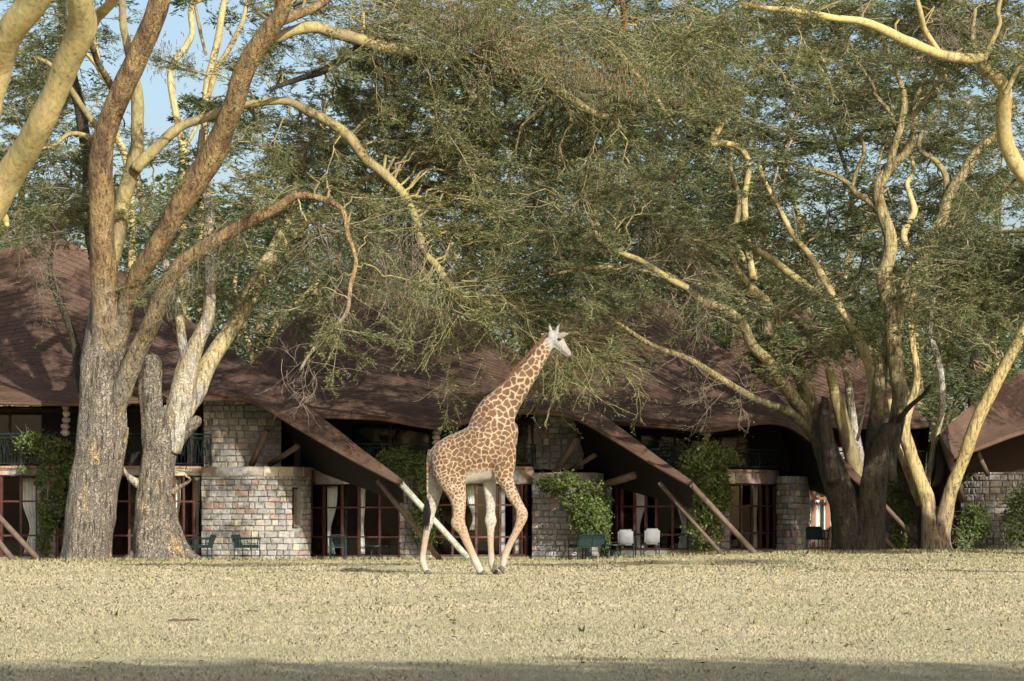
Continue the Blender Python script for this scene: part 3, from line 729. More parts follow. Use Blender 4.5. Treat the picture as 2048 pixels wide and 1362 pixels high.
    gap = gap + .009 * sstep(930, 1000, py)
    edge = edge + jag * .35 * size
    patch = sstep(0, 1, (edge - gap) / .010 + .5)
    # fade of pattern: shanks, belly, inner legs, head
    fade = np.ones(n)
    fade *= 1 - sstep(1045, 1095, py) * .92
    nor = np.zeros(n * 3, np.float32); nm.vertices.foreach_get('normal', nor); nor = nor.reshape(-1, 3)
    inner_far = (V[:, 1] > GD + .02) & (py > 925)           # far legs show their inner, white side
    face_in = inner_far & (nor[:, 1] < .25)
    farw = np.where(face_in, 1.0, 0.0)
    farw = np.where((V[:, 1] < GD - .02) & (py > 950) & (nor[:, 1] > .3), 1.0, farw)
    belly = sstep(.35, .75, -nor[:, 2]) * ((py > 925) & (py < 985) & (px > 925) & (px < 1010) & (np.abs(V[:, 1] - GD) < .36)) 
    belly = np.maximum(belly, sstep(948, 960, py + 7 * np.sin(px * .35)) * ((px > 932) & (px < 992) & (py < 990) & (np.abs(V[:, 1] - GD) < .42)))
    cols = np.zeros((n, 3)); hsh = (np.sin(i1 * 12.9898) * 43758.5453) % 1.0
    brown = np.stack([.135 + .055 * hsh, .068 + .03 * hsh, .023 + .013 * hsh], 1)
    centre = np.exp(-(f1 / .32) ** 2)[:, None]; brown = brown * (1 - .18 * centre)
    cream = np.array([.53, .385, .245])[None].repeat(n, 0)
    white = np.array([.62, .55, .44])
    up = sstep(1000, 1050, py)[:, None]; cream = cream * (1 - up) + np.array([.50, .35, .215]) * up
    shank = sstep(1100, 1128, py)[:, None]; cream = cream * (1 - shank) + np.array([.58, .50, .40]) * shank
    pm = (patch * fade)[:, None]
    tanleg = sstep(985, 1020, py)[:, None]; brown = brown * (1 - .55 * tanleg) + np.array([.38, .23, .11]) * .55 * tanleg
    c = cream * (1 - pm) + brown * pm
    fw = np.clip(farw * .85, 0, 1)[:, None] * (1 - sstep(1045, 1080, py)[:, None] * .8); faint = 1 - .35 * pm * (farw[:, None])
    c = c * (1 - fw) + white * faint * fw
    c = c * (1 - belly[:, None] * .9) + white * belly[:, None] * .9
    # head and throat pale with small freckles
    hm = np.clip(sstep(1088, 1104, px + (690 - py) * .4), 0, 1)[:, None] * (py < 720)[:, None]
    hc = np.array([.44, .41, .355]) * (1 - .5 * pm * (px > 1108)[:, None])
    face = (sstep(0, 9, (px - 1113) * .75 - (py - 680) * .45) * (py < 716) * (py > 664) * (px > 1108))[:, None]; hc = hc * (1 - face * .75) + np.array([.36, .29, .22]) * face * .75
    c = c * (1 - hm) + hc * hm
    muz = (sstep(1126, 1136, px) * (py < 720))[:, None]; c = c * (1 - muz) + np.array([.33, .27, .22]) * muz
    tipo = (sstep(655, 648, py) * (py < 656))[:, None]; c = c * (1 - tipo) + np.array([.06, .05, .045]) * tipo
    throat = ((px - py * .57 > 1042 - 410 + 60) & (py < 730) & (px > 1085))[:, None]
    fl = (np.array([noise.noise(Vector(v) * 9) + .6 * noise.noise(Vector(v) * 30) for v in V]))[:, None]; c = c * (1 + .16 * fl)
    und = sstep(985, 1150, py)[:, None] * .10; c = c * (1 - und)
    ca = nm.color_attributes.new('coat', 'FLOAT_COLOR', 'POINT'); buf = np.ones((n, 4), np.float32); buf[:, :3] = np.clip(c * np.array([.62, .65, .72]), 0, 1); ca.data.foreach_set('color', buf.ravel())
    m, t, b = nodes('giraffe_coat', .72)
    at = t.nodes.new('ShaderNodeAttribute'); at.attribute_name = 'coat'; v = geo(t)
    hr = noise_n(t, geo(t, (1, 1, .25)), 160, 2, .6); col = mixc(t, 1.0, at.outputs['Color'], ramp(t, hr, [(.3, (.88,) * 3), (.7, (1.1,) * 3)]), 'MULTIPLY')
    t.links.new(col, b.inputs['Base Color']); bump(t, b, noise_n(t, v, 16, 5, .6), .28, .012)
    b.inputs['Sheen Weight'].default_value = .15; b.inputs['Sheen Roughness'].default_value = .5
    nm.materials.clear(); nm.materials.append(m)
    root = empty('giraffe', (0, 0, 0), label='giraffe striding right on the dry lawn, head raised under hanging twigs', cat='giraffe')
    o.parent = root
    # ---- eyes, nostril, mane, tail tuft, hooves
    dark = simple('hoof_horn', (.09, .085, .07), (.05, .046, .04), 20, .6, .3); eye = simple('eye_dark', (.012, .009, .007), None, 20, .15, 0)
    for y in (-.128, .105):
        bm = bmesh.new(); bmesh.ops.create_icosphere(bm, subdivisions=2, radius=.034); me = bpy.data.meshes.new('eye'); bm.to_mesh(me); bm.free()
        e = link('eye', me, eye, root); e.location = W(1118.5, 679.5, y); e.scale = (1, .8, .75)
        lid = MB().tube([W(1114.5, 679.6, y * 1.02), W(1117, 677.0, y * 1.13), W(1120.5, 676.6, y * 1.1), W(1123, 680, y * .95)], .0075, 6).build('eyelid', m, root, True)
        ca2 = lid.data.color_attributes.new('coat', 'FLOAT_COLOR', 'POINT'); ca2.data.foreach_set('color', np.tile(np.array([.12, .09, .07, 1], np.float32), len(lid.data.vertices)))
    bm = bmesh.new(); bmesh.ops.create_icosphere(bm, subdivisions=1, radius=.009); me = bpy.data.meshes.new('nostril'); bm.to_mesh(me); bm.free()
    e = link('nostril', me, eye, root); e.location = W(1136.5, 704.5, -.112); e.scale = (1.6, .7, .7)
    MB().tube([W(1139, 711.5, -.085), W(1133, 708.5, -.108), W(1126, 703, -.10)], .004, 5).build('mouth_line', eye, root)
    manem = simple('mane_hair', (.16, .075, .035), (.09, .04, .02), 40, .8, .3)
    mb = MB(); mk = smooth_keys([(955, 823), (966, 808), (985, 789), (1010, 766), (1029, 742), (1049, 720), (1068, 698), (1084, 680), (1093, 668)], 40)
    rr = random.Random(5)
    for k, kk in enumerate(mk[:-1]):
        nx, ny = mk[k + 1][0] - kk[0], mk[k + 1][1] - kk[1]; l = math.hypot(nx, ny); ux_, uy_ = ny / l, -nx / l
        tall = 4.6 * ss(0, 90, k) * 1.0 + .8
        for s in range(3):
            y = rr.uniform(-.022, .022); a = W(kk[0] - ux_ * -2.0, kk[1] - uy_ * -2.0, y); hgt = tall * rr.uniform(.7, 1.15)
            a = W(kk[0] - ux_ * 1.5, kk[1] - uy_ * 1.5, y); tip = W(kk[0] + ux_ * hgt * -1 * -1 + rr.uniform(-1, 1) - nx / l * 1.0, kk[1] + uy_ * hgt - ny / l * 1.0, y * 1.4)
            a2 = W(kk[0] + nx / l * 1.4 - ux_ * 1.5, kk[1] + ny / l * 1.4 - uy_ * 1.5, y)
            a3 = Vector(a) + Vector((0, .012, 0))
            b0 = len(mb.v); mb.v += [tuple(a), tuple(a2), tuple(a3), tuple(tip)]; mb.f += [(b0, b0 + 1, b0 + 3), (b0 + 1, b0 + 2, b0 + 3), (b0 + 2, b0, b0 + 3)]
    mb.build('mane', manem, root)
    tm = simple('tail_hair', (.018, .016, .015), (.01, .009, .009), 30, .6, .2)
    mb = MB()
    for k in range(260):
        a = rr.uniform(0, 2 * pi); q = rr.uniform(0, 1); s0 = W(855 + cos(a) * 2.2, 1000 + rr.uniform(-2, 10), -.07 + sin(a) * .03)
        L = rr.uniform(32, 62); ex = 852 + rr.uniform(-8, 7) * (1 if rr.random() > .12 else 1.4)
        mid = W(854 + cos(a) * rr.uniform(3, 8.5), 1000 + L * .5, -.08 + sin(a) * .07); end = W(ex, 1000 + L, -.08 + sin(a) * .06)
        mb.tube([s0, s0.lerp(mid, .6), mid, end], [.004, .006, .005, .0012], 3)
    mb.build('tail_tuft', tm, root)
    def hoof(px, py, y, ang, w=.075, h=.085, lift=0):
        for sgn in (-1, 1):
            mb = MB(); n = 10; b0 = 0
            for lvl, (zz, sc, sh) in enumerate(((0, 1.0, .02), (.5, .92, .008), (1, .72, -.012))):
                for k in range(n):
                    a = 2 * pi * k / n; x = cos(a) * w * sc + sh; 
                    if cos(a) > 0: x += .02 * (1 - zz) * cos(a)
                    mb.v.append((x, sgn * .027 + sin(a) * .030 * sc, zz * h))
            for l in range(2):
                for k in range(n): mb.f.append((l * n + k, l * n + (k + 1) % n, (l + 1) * n + (k + 1) % n, (l + 1) * n + k))
            mb.f.append(tuple(range(n))[::-1]); mb.f.append(tuple(2 * n + k for k in range(n)))
            ho = mb.build('hoof', dark, root, True); p = W(px, py, y); p.z = max(.003, 0.006 + lift); ho.location = p; ho.rotation_euler = (0, R(ang), R(sgn * 4))
    hoof(965, 1148, -.24, 4); hoof(853, 1148, .25, 4); hoof(991, 1148, .21, 3)
    hoof(1000, 1146, -.21, 48, .07, .09, .085)
build_giraffe()
# ------------------------------------------------------------------ bark and leaves
def bark(name, base, alt, speck, scale=1.6, fiss=.0, patch=.5, bs=.5, low=None, zt=0, zw=1.0):
    m, t, b = nodes(name, .8); v = geo(t); vs_ = geo(t, (1, 1, .35))
    big = noise_n(t, vs_, scale, 5, .6); fine = noise_n(t, vs_, 14, 5, .65)
    c = ramp(t, big, [(patch - .10, alt), (patch + .08, base)])
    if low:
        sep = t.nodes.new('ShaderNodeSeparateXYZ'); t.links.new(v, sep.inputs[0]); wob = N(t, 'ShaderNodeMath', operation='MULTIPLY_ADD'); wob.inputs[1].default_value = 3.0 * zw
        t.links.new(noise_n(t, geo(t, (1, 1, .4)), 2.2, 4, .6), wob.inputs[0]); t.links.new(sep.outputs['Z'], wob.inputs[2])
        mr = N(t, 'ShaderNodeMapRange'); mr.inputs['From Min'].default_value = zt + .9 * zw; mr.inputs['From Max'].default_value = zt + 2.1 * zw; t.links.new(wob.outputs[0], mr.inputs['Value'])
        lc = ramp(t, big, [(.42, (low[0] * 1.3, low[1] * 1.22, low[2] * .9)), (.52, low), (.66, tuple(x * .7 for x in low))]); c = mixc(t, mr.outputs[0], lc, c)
    mot = noise_n(t, geo(t, (1, 1, .5)), 3.6, 6, .7); c = mixc(t, 1.0, c, ramp(t, mot, [(.32, (.62, .60, .58)), (.47, (1, 1, 1)), (.68, (1.18, 1.12, 1.0))]), 'MULTIPLY')
    sp = ramp(t, noise_n(t, geo(t, (1, 1, .6)), 9, 3, .7), [(.30, speck), (.37, (1, 1, 1))]); c = mixc(t, 1.0, c, sp, 'MULTIPLY')
    c = mixc(t, 1.0, c, ramp(t, fine, [(.32, (.66,) * 3), (.68, (1.2,) * 3)]), 'MULTIPLY')
    stv = noise_n(t, geo(t, (1, 1, .11)), 15, 4, .62)
    if fiss: c = mixc(t, 1.0, c, ramp(t, stv, [(.38, (.38, .36, .34)), (.48, (1.0,) * 3), (.7, (1.15, 1.12, 1.05))]), 'MULTIPLY')
    h = fine
    if fiss:
        vo = N(t, 'ShaderNodeTexVoronoi', Scale=13.0); vo.feature = 'DISTANCE_TO_EDGE'
        wp = N(t, 'ShaderNodeTexNoise', Scale=5.0); t.links.new(v, wp.inputs['Vector'])
        ad = N(t, 'ShaderNodeVectorMath', operation='MULTIPLY_ADD'); ad.inputs[1].default_value = (.5, .5, .25)
        t.links.new(wp.outputs['Color'], ad.inputs[0]); t.links.new(geo(t, (1, 1, .20)), ad.inputs[2]); t.links.new(ad.outputs[0], vo.inputs['Vector'])
        f = ramp(t, vo.outputs['Distance'], [(0, (.42, .40, .38)), (.16, (1, 1, 1))]); c = mixc(t, fiss, c, mixc(t, 1.0, c, f, 'MULTIPLY'))
        h2 = N(t, 'ShaderNodeMath', operation='MULTIPLY_ADD'); h2.inputs[1].default_value = .5
        t.links.new(fine, h2.inputs[0]); t.links.new(f, h2.inputs[2]); h = h2.outputs[0]
    t.links.new(c, b.inputs['Base Color']); bump(t, b, h, bs, .04); return m
BK = {
 'y': bark('smooth_yellow_bark', (.40, .32, .155), (.33, .285, .13), (.42, .33, .24), 1.3, 0, .5, .35),
 'g': bark('greenish_bark', (.27, .235, .105), (.19, .155, .09), (.4, .33, .25), 1.6, 0, .5, .5),
 'r': bark('rusty_bark', (.28, .20, .09), (.13, .075, .045), (.35, .25, .2), 1.7, .3, .48, .8),
 'o': bark('old_fissured_bark', (.215, .195, .165), (.42, .315, .15), (.40, .34, .30), 1.5, .8, .385, 1.1),
 'w': bark('pale_flaking_bark', (.37, .36, .33), (.37, .31, .18), (.42, .38, .34), 2.2, .6, .5, .8),
 'd': bark('dark_bark', (.040, .034, .028), (.065, .056, .036), (.5, .45, .4), 1.8, .6, .5, .9),  # extra dark: shade on the dark tree's lower trunk is put into this colour
 'ro': bark('rusty_bark_grey_foot', (.27, .195, .095), (.12, .075, .045), (.35, .25, .2), 1.7, .4, .48, .8, (.215, .195, .165), 7.0, 1.5),
 'yo': bark('yellow_bark_grey_foot', (.42, .335, .165), (.36, .30, .14), (.35, .27, .2), 1.4, .2, .5, .5, (.25, .20, .14), 1.7, .6),
 'wo': bark('yellow_bark_flaking_foot', (.40, .335, .18), (.33, .295, .17), (.35, .3, .25), 1.8, .4, .5, .7, (.34, .33, .29), 5.4, 1.0),
 'gd': bark('olive_bark_shade_foot', (.35, .295, .15), (.24, .20, .11), (.35, .3, .22), 1.6, .4, .5, .8, (.052, .047, .039), 4.8, 1.5),  # foot darkened by height, shade painted into the low colour
 't': simple('green_brown_twig', (.29, .265, .145), (.16, .135, .08), 3, .8, .2),
 'h': simple('yellow_green_twig', (.25, .24, .11), (.15, .135, .07), 2.5, .8, .2),
 'e': simple('grey_dead_twig', (.22, .18, .135), (.13, .10, .08), 2.5, .85, .2)}
def leaf_mat(name, stops, trans=.35):
    m = bpy.data.materials.new(name); m.use_nodes = True; t = m.node_tree; b = t.nodes['Principled BSDF']; o = t.nodes['Material Output']
    g = t.nodes.new('ShaderNodeNewGeometry'); c = ramp(t, g.outputs['Random Per Island'], stops)
    n = noise_n(t, geo(t), .45, 3, .5); c = mixc(t, 1.0, c, ramp(t, n, [(.3, (.78, .86, .9)), (.7, (1.2, 1.1, .95))]), 'MULTIPLY')
    b.inputs['Roughness'].default_value = .7; b.inputs['Specular IOR Level'].default_value = .25; t.links.new(c, b.inputs['Base Color'])
    tl = t.nodes.new('ShaderNodeBsdfTranslucent'); t.links.new(c, tl.inputs[0]); mx = t.nodes.new('ShaderNodeMixShader'); mx.inputs[0].default_value = trans
    t.links.new(b.outputs[0], mx.inputs[1]); t.links.new(tl.outputs[0], mx.inputs[2]); t.links.new(mx.outputs[0], o.inputs[0]); return m
LF = {
 'front': leaf_mat('acacia_leaf', [(0, (.038, .062, .028)), (.35, (.075, .105, .043)), (.75, (.145, .168, .073)), (1, (.28, .285, .15))]),
 'olive': leaf_mat('sunny_acacia_leaf', [(0, (.045, .068, .028)), (.4, (.095, .125, .05)), (.8, (.185, .20, .085)), (1, (.35, .34, .18))]),  # lighter copy of the acacia leaf, sun on the crowns put into the colour
 'back': leaf_mat('far_acacia_leaf', [(0, (.035, .055, .026)), (.5, (.07, .095, .04)), (1, (.14, .155, .07))]),
 'ivy': leaf_mat('ivy_leaf', [(0, (.035, .06, .015)), (.5, (.075, .115, .03)), (1, (.15, .18, .06))], .2),
 'ivylight': leaf_mat('light_ivy_leaf', [(0, (.05, .08, .02)), (.5, (.12, .16, .05)), (1, (.22, .25, .10))], .2)}

# ------------------------------------------------------------------ limb tubes (numpy)
def limb_arrays(pts, rad, n=18, rough=.10, flute=0.0, seed=0, wander=.35):
    """Catmull-Rom tube with lumpy radius; pts world (m,3), rad (m,)"""
    pts = np.array([tuple(p) for p in pts]); rad = np.array(rad, float); out = []; rr_ = []
    for i in range(len(pts) - 1):
        p0, p1, p2, p3 = pts[max(i - 1, 0)], pts[i], pts[i + 1], pts[min(i + 2, len(pts) - 1)]
        L = np.linalg.norm(p2 - p1); st = max(2, int(L / max(.05, min(.22, rad[i] * .8))))
        for s in range(st):
            t = s / st; out.append(.5 * ((2 * p1) + (-p0 + p2) * t + (2 * p0 - 5 * p1 + 4 * p2 - p3) * t * t + (-p0 + 3 * p1 - 3 * p2 + p3) * t ** 3)); rr_.append(rad[i] + (rad[i + 1] - rad[i]) * (t * t * (3 - 2 * t)))
    out.append(pts[-1]); rr_.append(rad[-1]); C = np.array(out); r = np.array(rr_)
    # slow wander
    for i in range(1, len(C) - 1):
        w = noise.noise_vector(Vector(C[i]) * .9 + Vector((seed, 0, 0))); C[i] += np.array(w) * r[i] * wander
    T = np.gradient(C, axis=0); T /= np.linalg.norm(T, axis=1)[:, None]
    ref = np.array([0, 1.0, 0]); A = np.cross(T, ref); A /= (np.linalg.norm(A, axis=1)[:, None] + 1e-9); B = np.cross(T, A)
    V = []; 
    for i in range(len(C)):
        for k in range(n):
            a = 2 * pi * k / n; d = A[i] * cos(a) + B[i] * sin(a); q = Vector(C[i] + d * r[i])
            nz = noise.noise(q * 2.2) * rough + noise.noise(q * 6.5) * rough * .55
            if flute: nz += flute * (.5 * sin(a * 5 + seed + C[i][2] * .5) + .5 * sin(a * 8 + 2 * seed - C[i][2] * .7)) * .6 + noise.noise(q * 14) * flute * .25
            V.append(C[i] + d * r[i] * (1 + nz))
    V = np.array(V); m = len(C); idx = np.arange(m * n).reshape(m, n)
    q = np.stack([idx[:-1], np.roll(idx[:-1], -1, 1), np.roll(idx[1:], -1, 1), idx[1:]], -1).reshape(-1, 4)
    V = np.concatenate([V, C[:1], C[-1:] + T[-1:] * r[-1] * .5]); e = len(V)
    c0 = np.stack([idx[0], np.full(n, e - 2), np.roll(idx[0], -1)], -1); c1 = np.stack([idx[-1], np.roll(idx[-1], -1), np.full(n, e - 1)], -1)
    return V, q, np.concatenate([c0, c1]), C, r
class Bag:
    def __init__(s): s.V = []; s.Q = []; s.T = []; s.n = 0
    def add(s, V, Q=None, T=None):
        s.V.append(V)
        if Q is not None and len(Q): s.Q.append(Q + s.n)
        if T is not None and len(T): s.T.append(T + s.n)
        s.n += len(V)
    def build(s, name, mat, parent=None, smooth=False):
        if not s.V: return None
        fl = []
        if s.Q: fl.append(np.concatenate(s.Q))
        if s.T: fl.append(np.concatenate(s.T))
        return link(name, np_mesh(name, np.concatenate(s.V), fl, smooth), mat, parent)
def unit(a): return a / (np.linalg.norm(a, axis=-1, keepdims=True) + 1e-9)
def grow(S, D, L, k, curl, grav):
    n = len(S); out = np.zeros((n, k + 1, 3)); out[:, 0] = S; p = S.copy(); d = unit(D)
    for i in range(k):
        d = unit(d + rng.normal(0, curl, (n, 3)) * np.array([1, 1, .7]) + np.array([0, 0, -grav])); p = p + d * (L / k)[:, None]; out[:, i + 1] = p
    return out
def tubes(polys, r0, end=.3, sides=3):
    n, k1, _ = polys.shape; T = np.gradient(polys, axis=1); T = unit(T); A = unit(np.cross(T, np.array([.13, .31, .94]))); B = np.cross(T, A)
    r = r0[:, None] * np.linspace(1, end, k1)[None]
    ang = 2 * pi * np.arange(sides) / sides
    V = polys[:, :, None, :] + r[:, :, None, None] * (A[:, :, None, :] * np.cos(ang)[None, None, :, None] + B[:, :, None, :] * np.sin(ang)[None, None, :, None])
    idx = np.arange(n * k1 * sides).reshape(n, k1, sides); a = idx[:, :-1]; b = idx[:, 1:]
    Q = np.stack([a, np.roll(a, -1, 2), np.roll(b, -1, 2), b], -1).reshape(-1, 4); return V.reshape(-1, 3), Q
def along(polys, t):
    """t (n,m) in 0..1 -> pos (n,m,3), tangent"""
    n, k1, _ = polys.shape; f = np.clip(t, 0, .999) * (k1 - 1); i = f.astype(int); a = (f - i)[..., None]; ar = np.arange(n)[:, None]
    p = polys[ar, i] * (1 - a) + polys[ar, i + 1] * a; return p, unit(polys[ar, i + 1] - polys[ar, i])
def kids(polys, m, spread=.9, flat=.35, t0=.15, up=0.0):
    n = len(polys); t = rng.uniform(t0, 1, (n, m)); p, T = along(polys, t)
    s = rng.normal(0, 1, (n, m, 3)) * np.array([1, 1, flat]); s = unit(s - (s * T).sum(-1, keepdims=True) * T)
    D = unit(T + s * spread * rng.uniform(.5, 1.3, (n, m, 1)) + np.array([0, 0, up])); return p.reshape(-1, 3), D.reshape(-1, 3)
def leaves(polys, m, ln, wd, flat=.5, t0=.1):
    n = len(polys); t = rng.uniform(t0, 1.0, (n, m)); p, T = along(polys, t); p = p.reshape(-1, 3); T = T.reshape(-1, 3); N_ = len(p)
    s = unit(np.cross(T, rng.normal(0, .35, (N_, 3)) + np.array([0, 0, 1]))) * rng.choice([-1, 1], (N_, 1)); d = unit((s * .8 + T * rng.uniform(.2, 1.2, (N_, 1)) + rng.normal(0, .25, (N_, 3))) * np.array([1, 1, .7]))
    w = unit(np.cross(d, rng.normal(0, 1, (N_, 3)) * np.array([.9, .9, .6])))
    l = ln * rng.uniform(.65, 1.35, (N_, 1)); ww = wd * rng.uniform(.8, 1.35, (N_, 1))
    V = np.stack([p, p + d * l * .6 + w * ww * .62, p + d * l - w * ww * .45], 1).reshape(-1, 3)
    return V, None, np.arange(N_ * 3).reshape(N_, 3)
def ribbons(polys, r0, end=.3):
    n, k1, _ = polys.shape; T = unit(np.gradient(polys, axis=1)); A = unit(np.cross(T, rng.normal(0, 1, (n, 1, 3)) * np.array([1, .4, 1]))); w = (r0[:, None] * np.linspace(1, end, k1)[None])[..., None] * 1.3
    V = np.stack([polys - A * w, polys + A * w], 2).reshape(-1, 3); idx = np.arange(n * k1 * 2).reshape(n, k1, 2)
    return V, np.stack([idx[:, :-1, 0], idx[:, :-1, 1], idx[:, 1:, 1], idx[:, 1:, 0]], -1).reshape(-1, 4)
def slivers(polys, r0):
    n = len(polys); T = unit(polys[:, -1] - polys[:, 0]); A = unit(np.cross(T, rng.normal(0, 1, (n, 3)) * np.array([1, .4, 1]))) * r0[:, None] * 1.4
    V = np.stack([polys[:, 0] - A, polys[:, 0] + A, polys[:, -1]], 1).reshape(-1, 3); return V, None, np.arange(n * 3).reshape(n, 3)

# ------------------------------------------------------------------ trees traced limb by limb
# limb: (bark, depth at start, depth at end, [(px, py, width px), ...])
TREES = []
TREES.append(dict(key='near', name='acacia_tree', label='close smooth yellow-barked tree leaning in from the left edge of the photo', leaf='front', tw='t', limbs=[
 ('y', 57, 50, [(-110, 1160, 150), (-108, 1110, 122), (-104, 960, 104), (-96, 760, 92), (-78, 600, 84), (-40, 450, 74), (12, 362, 62), (49, 308, 56), (78, 255, 53), (111, 185, 51), (140, 115, 54), (165, 55, 60), (162, 0, 50), (160, -70, 46)]),
 ('y', 53, 50, [(168, 60, 34), (188, 38, 26), (215, 10, 20), (250, -30, 16)]),
 ('y', 56, 53, [(-60, 470, 60), (-40, 300, 60), (-14, 170, 58), (5, 110, 56), (32, 58, 58), (66, 0, 62), (90, -60, 60)]),
 ('y', 55, 54, [(-20, 415, 26), (6, 430, 18), (14, 450, 9)])]))
TREES.append(dict(key='old', name='acacia_tree', label='thick old leftmost trunk with fissured grey bark and rust-red upper limbs', leaf='olive', tw='t', limbs=[
 ('o', 84, 84, [(168, 1138, 112), (170, 1115, 98), (175, 1080, 94), (180, 1030, 100), (189, 960, 98), (203, 880, 100), (206, 805, 92), (207, 730, 92), (210, 680, 80), (211, 640, 64), (210, 590, 50)]),
 ('ro', 84, 80, [(212, 720, 70), (212, 640, 62), (208, 560, 54), (204, 480, 50), (202, 400, 50), (200, 330, 50), (208, 275, 44), (232, 206, 45), (263, 140, 46), (288, 82, 45), (310, 30, 43), (335, -60, 40)]),
 ('ro', 84, 78, [(222, 700, 56), (247, 635, 40), (264, 577, 38), (290, 530, 40), (329, 470, 40), (370, 392, 50), (424, 313, 50), (447, 262, 44), (466, 215, 42), (490, 136, 42), (530, 70, 38), (563, 22, 32), (568, -40, 28)]),
 ('g', 81, 83, [(532, 80, 26), (556, 76, 22), (590, 62, 22), (633, 55, 24), (668, 66, 24), (703, 76, 24), (765, 92, 26), (818, 101, 26), (870, 108, 22), (930, 112, 14), (983, 119, 14), (1044, 138, 18), (1085, 148, 20), (1102, 173, 20), (1135, 193, 18), (1176, 220, 14), (1217, 234, 11), (1270, 236, 7)]),
 ('d', 82, 82, [(760, 92, 22), (712, 100, 18), (680, 124, 17), (640, 146, 15), (590, 160, 11), (540, 178, 7)]),
 ('ro', 80, 82, [(545, 50, 26), (590, 30, 20), (640, 8, 16), (690, -30, 12)]),
 ('ro', 84, 78, [(222, 830, 46), (240, 790, 44), (258, 745, 40), (280, 695, 36), (300, 655, 36), (329, 581, 34), (354, 536, 32), (395, 505, 30), (432, 482, 28), (494, 445, 26), (547, 420, 21), (592, 392, 16), (645, 398, 13), (684, 420, 11), (696, 470, 10), (712, 520, 9), (701, 572, 9), (693, 625, 8), (660, 662, 8), (625, 700, 7), (600, 740, 5)]),
 ('g', 84, 82, [(212, 560, 34), (236, 480, 34), (248, 400, 32), (263, 341, 30), (276, 288, 27), (275, 230, 26), (271, 173, 25), (262, 120, 17), (247, 50, 15), (243, -30, 14)]),
 ('g', 83, 82, [(270, 340, 24), (290, 318, 24), (325, 284, 22), (362, 255, 20), (411, 234, 18), (452, 218, 17), (514, 206, 16), (576, 203, 16), (617, 222, 20), (658, 243, 20), (703, 278, 22), (736, 321, 20), (777, 354, 18), (814, 395, 17), (835, 455, 16), (847, 502, 15), (871, 530, 15), (896, 565, 14), (925, 600, 12), (970, 606, 10), (1020, 618, 8), (1073, 634, 6), (1127, 667, 5), (1176, 696, 4)]),
 ('d', 85, 85, [(176, 820, 26), (160, 740, 22), (150, 690, 17), (138, 650, 15), (122, 610, 13), (105, 570, 11), (100, 530, 9), (108, 470, 7), (100, 430, 5)]),
 ('d', 86, 86, [(190, 520, 28), (176, 420, 24), (175, 330, 24), (166, 250, 24), (150, 180, 22), (135, 110, 20), (122, 0, 18), (118, -50, 16)]),
 ('ro', 84, 81, [(236, 200, 16), (215, 160, 14), (195, 120, 13), (180, 85, 12), (150, 60, 10)]),
 ('g', 84, 83, [(196, 255, 14), (165, 215, 12), (135, 170, 11), (100, 130, 9), (60, 110, 7)]),
 ('g', 84, 83, [(212, 300, 12), (180, 275, 10), (140, 268, 9), (110, 290, 7), (70, 300, 5)]),
 ('y', 84, 83.4, [(240, 900, 14), (252, 874, 7), (256, 856, 3)]),
 ]))
TREES.append(dict(key='forked', name='acacia_tree', label='old forked trunk with pale flaking bark and a sawn stub, right of the thickest trunk', leaf='front', tw='t', limbs=[
 ('o', 85, 85, [(322, 1134, 150), (318, 1112, 126), (313, 1078, 102), (310, 1030, 82), (310, 980, 72), (314, 930, 68), (326, 885, 72), (338, 850, 60), (350, 820, 46)]),
 ('o', 85, 84.6, [(312, 920, 46), (305, 870, 44), (303, 830, 44), (301, 780, 48), (301, 740, 48), (304, 722, 42), (306, 714, 26)]),
 ('w', 85, 84.4, [(334, 900, 58), (350, 850, 56), (364, 795, 52), (374, 745, 48), (386, 705, 36), (401, 670, 29), (416, 632, 26), (420, 590, 24), (420, 540, 22), (414, 480, 20), (420, 432, 22), (412, 385, 18), (400, 330, 15), (405, 260, 13)]),
 ('w', 84.8, 86, [(370, 790, 34), (374, 740, 30), (366, 690, 20), (360, 640, 18), (352, 600, 19), (340, 560, 17), (330, 520, 14), (312, 470, 14), (292, 440, 16), (284, 400, 14), (276, 350, 12)]),
 ('wo', 84.9, 88, [(362, 850, 38), (380, 808, 38), (408, 745, 36), (434, 700, 34), (480, 625, 33), (520, 556, 33), (548, 505, 32), (562, 470, 26), (580, 418, 22), (600, 350, 17), (612, 290, 12)]),
 ('y', 87, 89, [(555, 500, 22), (592, 465, 19), (625, 435, 17), (660, 408, 15), (720, 365, 11), (780, 330, 7)]),
 ('o', 85, 84.7, [(346, 890, 30), (366, 866, 24), (380, 852, 24), (390, 842, 25), (395, 837, 16)]),
 ('w', 85, 84.4, [(290, 975, 26), (266, 962, 16), (254, 950, 9), (246, 934, 4)]),
 ('w', 85, 84.3, [(345, 985, 14), (362, 972, 9), (372, 966, 7), (380, 958, 5), (372, 952, 4)]),
 ('o', 85, 84.4, [(350, 1090, 44), (372, 1108, 26), (398, 1118, 12)]),
 ('o', 85, 84.6, [(288, 1090, 36), (268, 1112, 22), (252, 1122, 10)]),
 ]))
